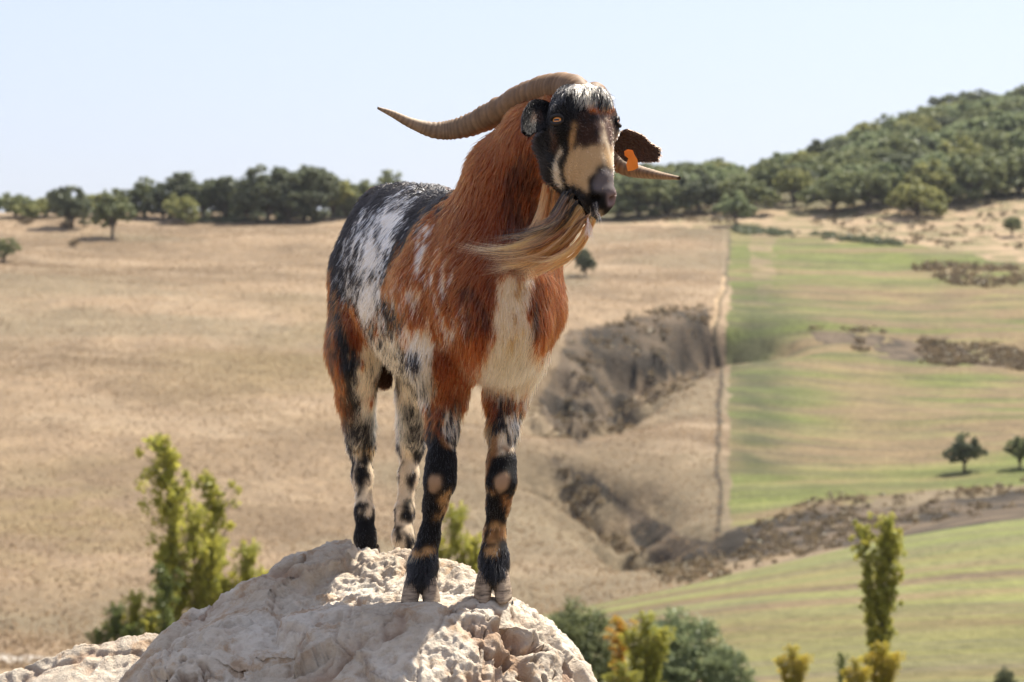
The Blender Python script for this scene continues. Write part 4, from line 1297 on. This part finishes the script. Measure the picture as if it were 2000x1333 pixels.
def grow(V, Q, Nn, n, length, lift, lay, dens, r, jitter=0.22, wr=0.00055, clump=0.24):
    A = V[Q[:, 0]]; B = V[Q[:, 1]]; C = V[Q[:, 2]]; Dd = V[Q[:, 3]]
    area = np.linalg.norm(np.cross(C - A, Dd - B), axis=1) * dens[Q].mean(1)
    q = r.choice(len(Q), n, p=area / area.sum())
    a = r.random(n)[:, None]; b = r.random(n)[:, None]
    def at(X):
        X = X if X.ndim > 1 else X[:, None]
        return (X[Q[q, 0]] * (1 - a) + X[Q[q, 1]] * a) * (1 - b) + (X[Q[q, 3]] * (1 - a) + X[Q[q, 2]] * a) * b
    root = at(V); nr = at(Nn); nr /= np.linalg.norm(nr, axis=1, keepdims=True)
    L = at(length)[:, 0] * (0.65 + 0.6 * r.random(n)); lf = at(lift); ly = at(lay)
    sw = np.stack([fbm(root * 26, 2, 501 + k) for k in range(3)], 1) - 0.5
    sw2 = np.stack([fbm(root * 9, 2, 511 + k) for k in range(3)], 1) - 0.5
    ly = ly / (np.linalg.norm(ly, axis=1, keepdims=True) + 1e-9) + sw * clump * 2.4 + sw2 * clump * 2.0
    ly = ly - nr * (ly * nr).sum(1, keepdims=True)
    ly /= np.linalg.norm(ly, axis=1, keepdims=True) + 1e-9
    d = ly + nr * lf + r.normal(size=(n, 3)) * jitter * 0.5
    d /= np.linalg.norm(d, axis=1, keepdims=True)
    t = np.linspace(0, 1, 5)
    bend = np.array([-0.05, 0, -0.30]) + r.normal(size=(n, 3)) * 0.10 - nr * lf * 0.55
    pts = root[:, None] - nr[:, None] * 0.0012 + L[:, None, None] * (d[:, None] * t[None, :, None] + bend[:, None] * (t ** 2)[None, :, None])
    rad = wr * (0.8 + 0.5 * r.random(n))[:, None] * np.array([1.0, 1.0, 0.85, 0.55, 0.12])[None]
    mid = root + L[:, None] * 0.45 * d
    return pts, rad, root, mid, (q, a, b), L

goat = link('goat', None, label='black, rust and cream spotted billy goat with long curved horns standing on the boulder', cat='goat', loc=tuple(float(c) for c in (np.mean(FEET, axis=0))))
def own(o):
    o.parent = goat
    o.matrix_parent_inverse.identity()
    o.location = tuple(-np.array(goat.location))
    return o
body = own(link('body', body_me, mskin.mat))
r = np.random.default_rng(77)
pts, rad, root, mid, (q, a_, b_), Lh = grow(BV, BQ, BN, HAIRS, LEN, LIFT, LAY, DEN, r)
wq = ((wgt[BQ[q, 0]] * (1 - a_) + wgt[BQ[q, 1]] * a_) * (1 - b_) + (wgt[BQ[q, 3]] * (1 - a_) + wgt[BQ[q, 2]] * a_) * b_)
jl = np.clip(Lh / 0.025, 0.55, 1.5)[:, None]
colr = coat(mid, wq, r.normal(size=(len(mid), 2)) * np.array([3.2, 7.0]) * jl)
stk = fbm(root * np.array([150, 150, 40]), 2, 421)[:, None]
colr = colr * (0.70 + 0.5 * r.random((len(colr), 1))) * (0.45 + 1.1 * stk) * (1 + 0.10 * r.normal(size=(len(colr), 1)))
rs_ = (r.random(len(colr)) < 0.10) & (colr[:, 0] > 0.08) & (colr[:, 0] < 0.24)
colr[rs_] = np.array(LRUST)
colr = np.clip(colr * 0.86, 0.003, 0.9)
fine = np.clip(0.45 + Lh / 0.03, 0.5, 1.25)
coat_o = hair_object('coat', pts, rad * fine[:, None], colr, body)

# ---- horns
mhn = NT('horn')
ho = mhn.obj()
hn = mhn.noise(ho, 30.0, 5, 0.65)
hr = mhn.attr('ring').outputs['Fac']
hc = mhn.mix(mhn.attr('tip').outputs['Fac'], (0.20, 0.125, 0.070), (0.34, 0.26, 0.18))
hc = mhn.mix(0.8, hc, mhn.ramp(hn, [(0.3, (0.55, 0.52, 0.5)), (0.7, (1.35, 1.3, 1.2))]), 'MULTIPLY')
hc = mhn.mix(mhn.math('MULTIPLY', hr, 0.6), hc, (0.07, 0.045, 0.03))
mhn.principled(hc, 0.62, mhn.bump(hn, 0.35, 0.004), 0.25)
def spline(P, n):
    P = np.asarray(P, float)
    k = len(P)
    t = np.linspace(0, k - 1, n)
    i = np.clip(t.astype(int), 0, k - 2)
    f = (t - i)[:, None]
    Pm = np.concatenate([[2 * P[0] - P[1]], P, [2 * P[-1] - P[-2]]])
    p0, p1, p2, p3 = Pm[i], Pm[i + 1], Pm[i + 2], Pm[i + 3]
    return 0.5 * (2 * p1 + (p2 - p0) * f + (2 * p0 - 5 * p1 + 4 * p2 - p3) * f ** 2 + (3 * p1 - p0 - 3 * p2 + p3) * f ** 3)
def horn(path, twist, label, rings=64):
    n, seg = 150, 28
    pr = spline([np.concatenate([W(u, v, D), [rr]]) for u, v, D, rr in path], n)
    C, R = pr[:, :3], np.maximum(pr[:, 3], 0.0012)
    T = np.gradient(C, axis=0); T /= np.linalg.norm(T, axis=1, keepdims=True)
    nrm = np.array([0, 0, 1.0]); nrm = nrm - T[0] * nrm.dot(T[0]); nrm /= np.linalg.norm(nrm)
    V, ring = [], []
    arc = np.concatenate([[0], np.cumsum(np.linalg.norm(np.diff(C, axis=0), axis=1))])
    for i in range(n):
        nrm = nrm - T[i] * nrm.dot(T[i]); nrm /= np.linalg.norm(nrm)
        bi = np.cross(T[i], nrm)
        ph = twist * i / n
        s_ = arc[i] / 0.0105
        rg = 0.5 + 0.5 * math.sin(2 * math.pi * (s_ + 0.35 * math.sin(s_ * 0.9)))
        ring_amp = (0.03 + 0.10 * (1 - abs(2 * i / n - 0.9)))
        for k in range(seg):
            an = 2 * math.pi * k / seg
            # a keeled, flattened section: sharp front edge, flat flanks
            sh = 1 + 0.16 * math.cos(an) + 0.10 * math.cos(2 * an) - 0.05 * math.cos(3 * an)
            rr = R[i] * sh * (1 + ring_amp * (rg ** 2 - 0.4))
            V.append(C[i] + rr * (math.cos(an + ph) * nrm * 1.04 + math.sin(an + ph) * bi * 0.84))
            ring.append((1 - rg) ** 2 * 0.8)
    V.append(C[-1] + T[-1] * 0.003); ring.append(0)
    Fq = [(i * seg + k, i * seg + (k + 1) % seg, (i + 1) * seg + (k + 1) % seg, (i + 1) * seg + k) for i in range(n - 1) for k in range(seg)]
    Fq += [((n - 1) * seg + k, (n - 1) * seg + (k + 1) % seg, len(V) - 1, len(V) - 1) for k in range(0)]
    me = mesh_np('horn', np.array(V), np.array(Fq))
    attr(me, 'ring', np.array(ring))
    attr(me, 'tip', np.concatenate([np.repeat(sstep(0.35, 0.95, np.arange(n) / n), seg), [1]]))
    o = own(link('horn', me, mhn.mat))
    o['label'] = label
    return o
horn([(1140, 212, 4.99, 0.030), (1122, 186, 5.04, 0.0335), (1086, 180, 5.11, 0.0315), (1040, 190, 5.19, 0.030), (975, 222, 5.30, 0.0285), (912, 250, 5.36, 0.0245), (855, 257, 5.37, 0.0195), (805, 242, 5.35, 0.0125), (765, 222, 5.32, 0.0075), (738, 211, 5.30, 0.003)], -2.2, 'long brown horn sweeping out to the left of the head')
horn([(1156, 214, 5.0, 0.028), (1160, 196, 5.06, 0.030), (1170, 212, 5.16, 0.030), (1178, 250, 5.26, 0.028), (1190, 303, 5.31, 0.024), (1222, 330, 5.30, 0.0185), (1275, 342, 5.26, 0.0115), (1327, 349, 5.20, 0.0045)], 2.2, 'pale tip of the far horn showing behind the drooping ear')

# ---- ears
mer = NT('ear_skin')
mer.principled(mer.attr('coat').outputs['Color'], 0.7, None, 0.2)
def ear(axis, widths, normal, cup, colfun, label, hairs, hl):
    """leaf shaped, cupped, with thickness; axis = points from root to tip"""
    n, m_ = 30, 15
    C = spline(axis, n)
    T = np.gradient(C, axis=0); T /= np.linalg.norm(T, axis=1, keepdims=True)
    wd = np.interp(np.linspace(0, 1, n), np.linspace(0, 1, len(widths)), widths)
    wd = np.convolve(np.pad(wd, 2, mode='edge'), np.ones(5) / 5, 'valid')
    nv = np.asarray(normal, float)
    V = []
    for sgn in (1, -1):
        for i in range(n):
            nn = nv - T[i] * nv.dot(T[i]); nn /= np.linalg.norm(nn)
            b = np.cross(T[i], nn)
            for j in range(m_):
                s = -1 + 2 * j / (m_ - 1)
                th = 0.0045 * (1 - s * s) ** 0.5 * sgn
                wob = 1 + 0.06 * math.sin(i * 0.42 + (2 if s > 0 else 0))
                V.append(C[i] + b * s * wd[i] * wob + nn * (cup * wd[i] * s * s + th))
    V = np.array(V)
    Fq = []
    for o_, fl in ((0, False), (n * m_, True)):
        for i in range(n - 1):
            for j in range(m_ - 1):
                f = (o_ + i * m_ + j, o_ + i * m_ + j + 1, o_ + (i + 1) * m_ + j + 1, o_ + (i + 1) * m_ + j)
                Fq.append(f[::-1] if not fl else f)
    Fq = np.array(Fq)
    me = mesh_np('ear', V, Fq)
    cl = colfun(V, np.repeat([1, 0], n * m_))
    attr(me, 'coat', cl)
    o = own(link('ear', me, mer.mat))
    if label: o['label'] = label
    Nn = vnormals(V, Fq)
    r = np.random.default_rng(len(V) + hairs)
    tip = np.tile(T[-1], (len(V), 1))
    p_, rd, rt, md, (qq, aa, bb), L_ = grow(V, Fq, Nn, hairs, np.full(len(V), hl), np.full(len(V), 0.35), tip, np.ones(len(V)), r, 0.3, 0.0004)
    hc_ = (cl[Fq[qq, 0]] + cl[Fq[qq, 2]]) / 2 * (0.6 + 0.8 * r.random((hairs, 1)))
    hair_object('ear_fur', p_, rd, np.clip(hc_, 0.003, 0.9), o)
    return o
def near_col(V, front):
    u = 1000 + F * V[:, 0] / V[:, 1]; v = VH - F * V[:, 2] / V[:, 1]
    c = np.tile(np.array(BLACK) * 0.8, (len(V), 1))
    c[in_poly(u, v, [(1040, 216), (1058, 214), (1062, 238), (1035, 240)]) & (front > 0)] = (0.045, 0.027, 0.02)
    return c
ear([W(1078, 228, 5.06), W(1060, 226, 5.04), W(1040, 238, 5.01), W(1026, 262, 4.98)], [0.016, 0.030, 0.034, 0.030, 0.010], (0.30, -0.90, 0.25), 0.45, near_col, 'black ear on the left side of the head', 2600, 0.006)
far_ear = ear([W(1200, 272, 5.10), W(1226, 282, 5.09), W(1256, 294, 5.07), W(1288, 302, 5.05)], [0.012, 0.029, 0.034, 0.030, 0.022, 0.014], (-0.12, -0.97, -0.15), 0.25,
    lambda V, fr: np.tile(np.array([0.045, 0.024, 0.015]), (len(V), 1)), 'dark brown drooping ear carrying the orange tag', 3000, 0.006)
mtg = NT('orange_plastic')
mtg.principled((0.80, 0.22, 0.006), 0.5, mtg.bump(mtg.noise(mtg.obj(), 60, 2), 0.1, 0.002), 0.5)
def slab(poly, D, thick, bend=0.0):
    """a thin moulded plate with that outline, standing D metres away"""
    V, n = [], len(poly)
    cx = sum(p[0] for p in poly) / n
    for dz in (0, thick):
        for u, v in poly:
            V.append(W(u, v, D + dz + bend * ((u - cx) / 20) ** 2))
        V.append(W(cx, sum(p[1] for p in poly) / n, D + dz))
    Fq = []
    for i in range(n):
        j = (i + 1) % n
        Fq.append((i, j, n, n)); Fq.append((n + 1 + j, n + 1 + i, 2 * n + 1, 2 * n + 1)); Fq.append((i, n + 1 + i, n + 1 + j, j))
    return np.array(V), Fq
def own_mesh(name, V, Fq, mat, parent=None, label=None, smooth=False):
    me = bpy.data.meshes.new(name)
    me.from_pydata([tuple(map(float, p)) for p in V], [], [tuple(dict.fromkeys(int(i) for i in f)) for f in Fq])
    me.update()
    if smooth:
        me.polygons.foreach_set('use_smooth', [True] * len(me.polygons))
    o = link(name, me, mat)
    if parent is None:
        own(o)
    else:
        o.parent = parent
    if label: o['label'] = label
    return o
V, Fq = slab([(1219, 296), (1226, 292), (1236, 294), (1239, 302), (1245, 312), (1247, 328), (1238, 333), (1226, 335), (1223, 322), (1227, 310), (1220, 304)], 5.035, 0.003, -0.004)
own_mesh('ear_tag', V, Fq, mtg.mat, far_ear, 'bent orange plastic ear tag')
ang = np.linspace(0, 2 * math.pi, 13)[:-1]
V, Fq = slab([(1228 + 4.5 * math.cos(t), 300 + 4.5 * math.sin(t)) for t in ang], 5.028, 0.006)
own_mesh('tag_stud', V, Fq, mtg.mat, far_ear)

# ---- eyes with amber iris and level slot pupil
mey = NT('goat_eye')
ex = mey.n('ShaderNodeSeparateXYZ')
mey.l(mey.obj(), ex.inputs[0])
rad2 = mey.math('SQRT', mey.math('ADD', mey.math('POWER', ex.outputs[0], 2.0), mey.math('POWER', ex.outputs[2], 2.0)))
iris = mey.ramp(mey.math('MULTIPLY', rad2, 60.0), [(0.0, (0.62, 0.20, 0.03)), (0.55, (0.75, 0.30, 0.05)), (0.66, (0.05, 0.02, 0.01)), (0.75, (0.10, 0.06, 0.045))])
pup = mey.math('MULTIPLY', mey.math('LESS_THAN', mey.math('ABSOLUTE', ex.outputs[0]), 0.0062), mey.math('LESS_THAN', mey.math('ABSOLUTE', ex.outputs[2]), 0.0020))
mey.principled(mey.mix(pup, iris, (0.004, 0.004, 0.005)), 0.08, None, 0.6)
def eye(s, label):
    nu, nv = 24, 14
    V = [(0, 0, 0.0)] * 0
    R_ = 0.0165
    for i in range(nv + 1):
        th = math.pi * i / nv
        for k in range(nu):
            ph = 2 * math.pi * k / nu
            V.append((R_ * math.sin(th) * math.cos(ph), -R_ * math.cos(th), R_ * math.sin(th) * math.sin(ph)))
    Fq = [(i * nu + k, i * nu + (k + 1) % nu, (i + 1) * nu + (k + 1) % nu, (i + 1) * nu + k) for i in range(nv) for k in range(nu)]
    o = own_mesh('eye', V, Fq, mey.mat, None, label, True)
    c = H(s * 0.0580, 0.020, 0.002)
    o.location = tuple(c - np.array(goat.location))
    look = Vector(tuple(s * 0.78 * HS + 0.55 * HU + 0.12 * HF))
    o.rotation_euler = look.to_track_quat('-Y', 'Z').to_euler()
    # eyelids: two swollen dark rims over and under the ball
    look = np.array(look.normalized()); zz = np.array([0, 0, 1.0]); zz = zz - look * zz.dot(look); zz /= np.linalg.norm(zz); xx = np.cross(zz, look)
    for sg, op in ((1, 0.0074), (-1, 0.0070)):
        arc = [c + look * (R_ * 0.80 + 0.002 * math.sin(t)) + xx * 0.0155 * math.cos(t) + zz * sg * op * math.sin(t) * 1.25 for t in np.linspace(0, math.pi, 15)]
        v_, f_ = tube(arc, 0.0042 * np.sin(np.linspace(0.35, math.pi - 0.35, 15)), 8)
        own_mesh('eyelid', v_, f_, M_LID, None, None, True)
ml = NT('eyelid_skin')
ml.principled((0.016, 0.013, 0.012), 0.55, None, 0.3)
M_LID = ml.mat
eye(-1, 'amber eye on the left side of the face')
eye(1, 'far eye on the right side of the face')

# ---- hooves: two toes on each foot
mho = NT('hoof_horn')
hoo = mho.n('ShaderNodeMapping')
hoo.inputs['Scale'].default_value = (1, 1, 5)
mho.l(mho.obj(), hoo.inputs[0])
hnz = mho.noise(hoo.outputs[0], 28.0, 5, 0.65)
mho.principled(mho.ramp(hnz, [(0.34, (0.085, 0.065, 0.05)), (0.5, (0.26, 0.20, 0.145)), (0.68, (0.40, 0.325, 0.24))]), 0.7, mho.bump(hnz, 0.5, 0.004), 0.25)
def toe(foot, dx, spread, h, fwd, mat):
    n, seg = 9, 16
    V = []
    for i in range(n):
        t = i / (n - 1)
        cz = foot[2] + h * (1 - t) - 0.004
        cx = foot[0] + dx * (0.80 + 0.35 * t) + spread * t
        cy = foot[1] - fwd * (0.10 + 0.9 * t)
        a = 0.0165 + 0.003 * math.sin(t * math.pi * 0.8)
        b = 0.023 + 0.013 * t
        for k in range(seg):
            an = 2 * math.pi * k / seg
            c_, s_ = math.cos(an), math.sin(an)
            pin = 1 - 0.42 * max(0, -s_) ** 2 * (0.4 + 0.6 * t)
            V.append((cx + a * pin * math.copysign(abs(c_) ** 0.8, c_) - 0.25 * dx * max(0, -s_) * t, cy + b * s_, cz - 0.012 * t * max(0, -s_) + (0.006 * (1 - t) * s_)))
    c0 = len(V)
    V.append(tuple(np.mean(V[-seg:], axis=0)))
    Fq = [(i * seg + k, i * seg + (k + 1) % seg, (i + 1) * seg + (k + 1) % seg, (i + 1) * seg + k) for i in range(n - 1) for k in range(seg)]
    Fq += [((n - 1) * seg + k, (n - 1) * seg + (k + 1) % seg, c0) for k in range(seg)]
    own_mesh('hoof', V, [f[::-1] for f in Fq], mat, None, None, True)
for ft, sp_ in ((F_FR, 0.004), (F_FL, 0.0025), (F_RR, 0.002), (F_RL, 0.002)):
    toe(ft, -0.0185, -sp_, 0.062, 0.010, mho.mat)
    toe(ft, 0.0185, sp_, 0.062, 0.010, mho.mat)

# ---- beard blown to the left
def strands(guides, r):
    P_, R_, C_ = [], [], []
    for pts_, n, spread, wid, cols, end in guides:
        G = spline([W(*p) for p in pts_], 12)
        locks = [(r.normal(size=3) * spread, r.normal(size=3) * end, 0.6 + 0.45 * r.random(), r.integers(len(cols)), r.random() * 6) for _ in range(max(5, n // 22))]
        for k in range(n):
            lk = locks[r.integers(len(locks))]
            o = lk[0] + r.normal(size=3) * spread * 0.30
            t = np.linspace(0, 1, 12)[:, None]
            e = lk[1] + r.normal(size=3) * end * 0.55
            cut = lk[2] * (0.85 + 0.15 * r.random())
            GG = np.stack([np.interp(np.linspace(0, min(cut, 1), 12), np.linspace(0, 1, 12), G[:, i]) for i in range(3)], 1)
            wv = np.sin(t * 6.5 + lk[4] + 0.5 * r.random()) * 0.0060 * t
            P_.append(GG + o * (0.75 + 0.35 * t * (1 - 0.4 * t)) + e * t ** 2 + wv * np.array([0.2, 0.3, 1]))
            R_.append(wid * (0.7 + 0.6 * r.random()) * np.interp(np.linspace(0, 1, 12), [0, 0.6, 1], [1, 0.85, 0.1]))
            c = np.array(cols[lk[3] if r.random() < 0.75 else r.integers(len(cols))])
            C_.append(np.clip(c * (0.7 + 0.6 * r.random()), 0.004, 0.9))
    return np.array(P_), np.array(R_), np.array(C_)
BR = (0.25, 0.10, 0.03)
gd = [
    ([(1150, 424, 4.91), (1112, 452, 4.92), (1062, 480, 4.94), (990, 498, 4.97), (903, 487, 5.00)], 230, 0.0055, 0.0004, [GOLD, DTAN, GOLD, BROWN, DTAN, BR], 0.010),
    ([(1140, 428, 4.91), (1105, 474, 4.91), (1055, 506, 4.93), (990, 522, 4.95), (925, 512, 4.97)], 220, 0.0060, 0.0004, [GOLD, DTAN, DTAN, BR, TAN, BROWN], 0.010),
    ([(1152, 430, 4.91), (1128, 476, 4.90), (1088, 508, 4.91), (1035, 530, 4.93), (965, 524, 4.96)], 190, 0.0060, 0.0004, [DTAN, GOLD, BR, ORANGE, BROWN], 0.012),
    ([(1126, 402, 4.935), (1092, 440, 4.94), (1030, 474, 4.97), (965, 490, 4.99), (900, 486, 5.01)], 150, 0.0075, 0.00045, [BLACK, BLACK, GOLD, DTAN], 0.010),
    ([(1104, 378, 4.955), (1084, 415, 4.965), (1062, 446, 4.99), (1040, 462, 5.0), (1000, 478, 5.01)], 170, 0.0090, 0.00045, [BLACK, BLACK, TAN, BLACK], 0.012),
    ([(1078, 362, 4.99), (1072, 405, 5.0), (1058, 436, 5.01), (1048, 450, 5.02)], 220, 0.0105, 0.0004, [DTAN, RUST, DTAN, BROWN, GOLD], 0.012),
    ([(1110, 470, 4.93), (1080, 505, 4.94), (1050, 530, 4.97), (1020, 548, 5.0)], 160, 0.012, 0.00045, [GOLD, DTAN, RUST], 0.018),
    ([(1138, 412, 4.925), (1108, 448, 4.93), (1062, 482, 4.945), (1010, 502, 4.96), (950, 505, 4.98)], 170, 0.0085, 0.0004, [BROWN, DTAN, DTAN, GOLD, BR], 0.012),
    ([(1116, 392, 4.945), (1098, 428, 4.945), (1066, 458, 4.96), (1030, 478, 4.975), (985, 492, 4.99)], 200, 0.0110, 0.0004, [BLACK, BROWN, BR, DTAN], 0.010),
    ([(1148, 428, 4.90), (1149, 448, 4.895), (1146, 468, 4.89)], 60, 0.0035, 0.0004, [(0.45, 0.24, 0.18), CREAM], 0.006),
    ([(1160, 405, 4.885), (1163, 424, 4.885), (1158, 436, 4.885)], 45, 0.0075, 0.0003, [BLACK, CREAM, BLACK], 0.006)]
bp, br_, bc = strands(gd, np.random.default_rng(99))
own(hair_object('beard', bp, br_, bc, None))
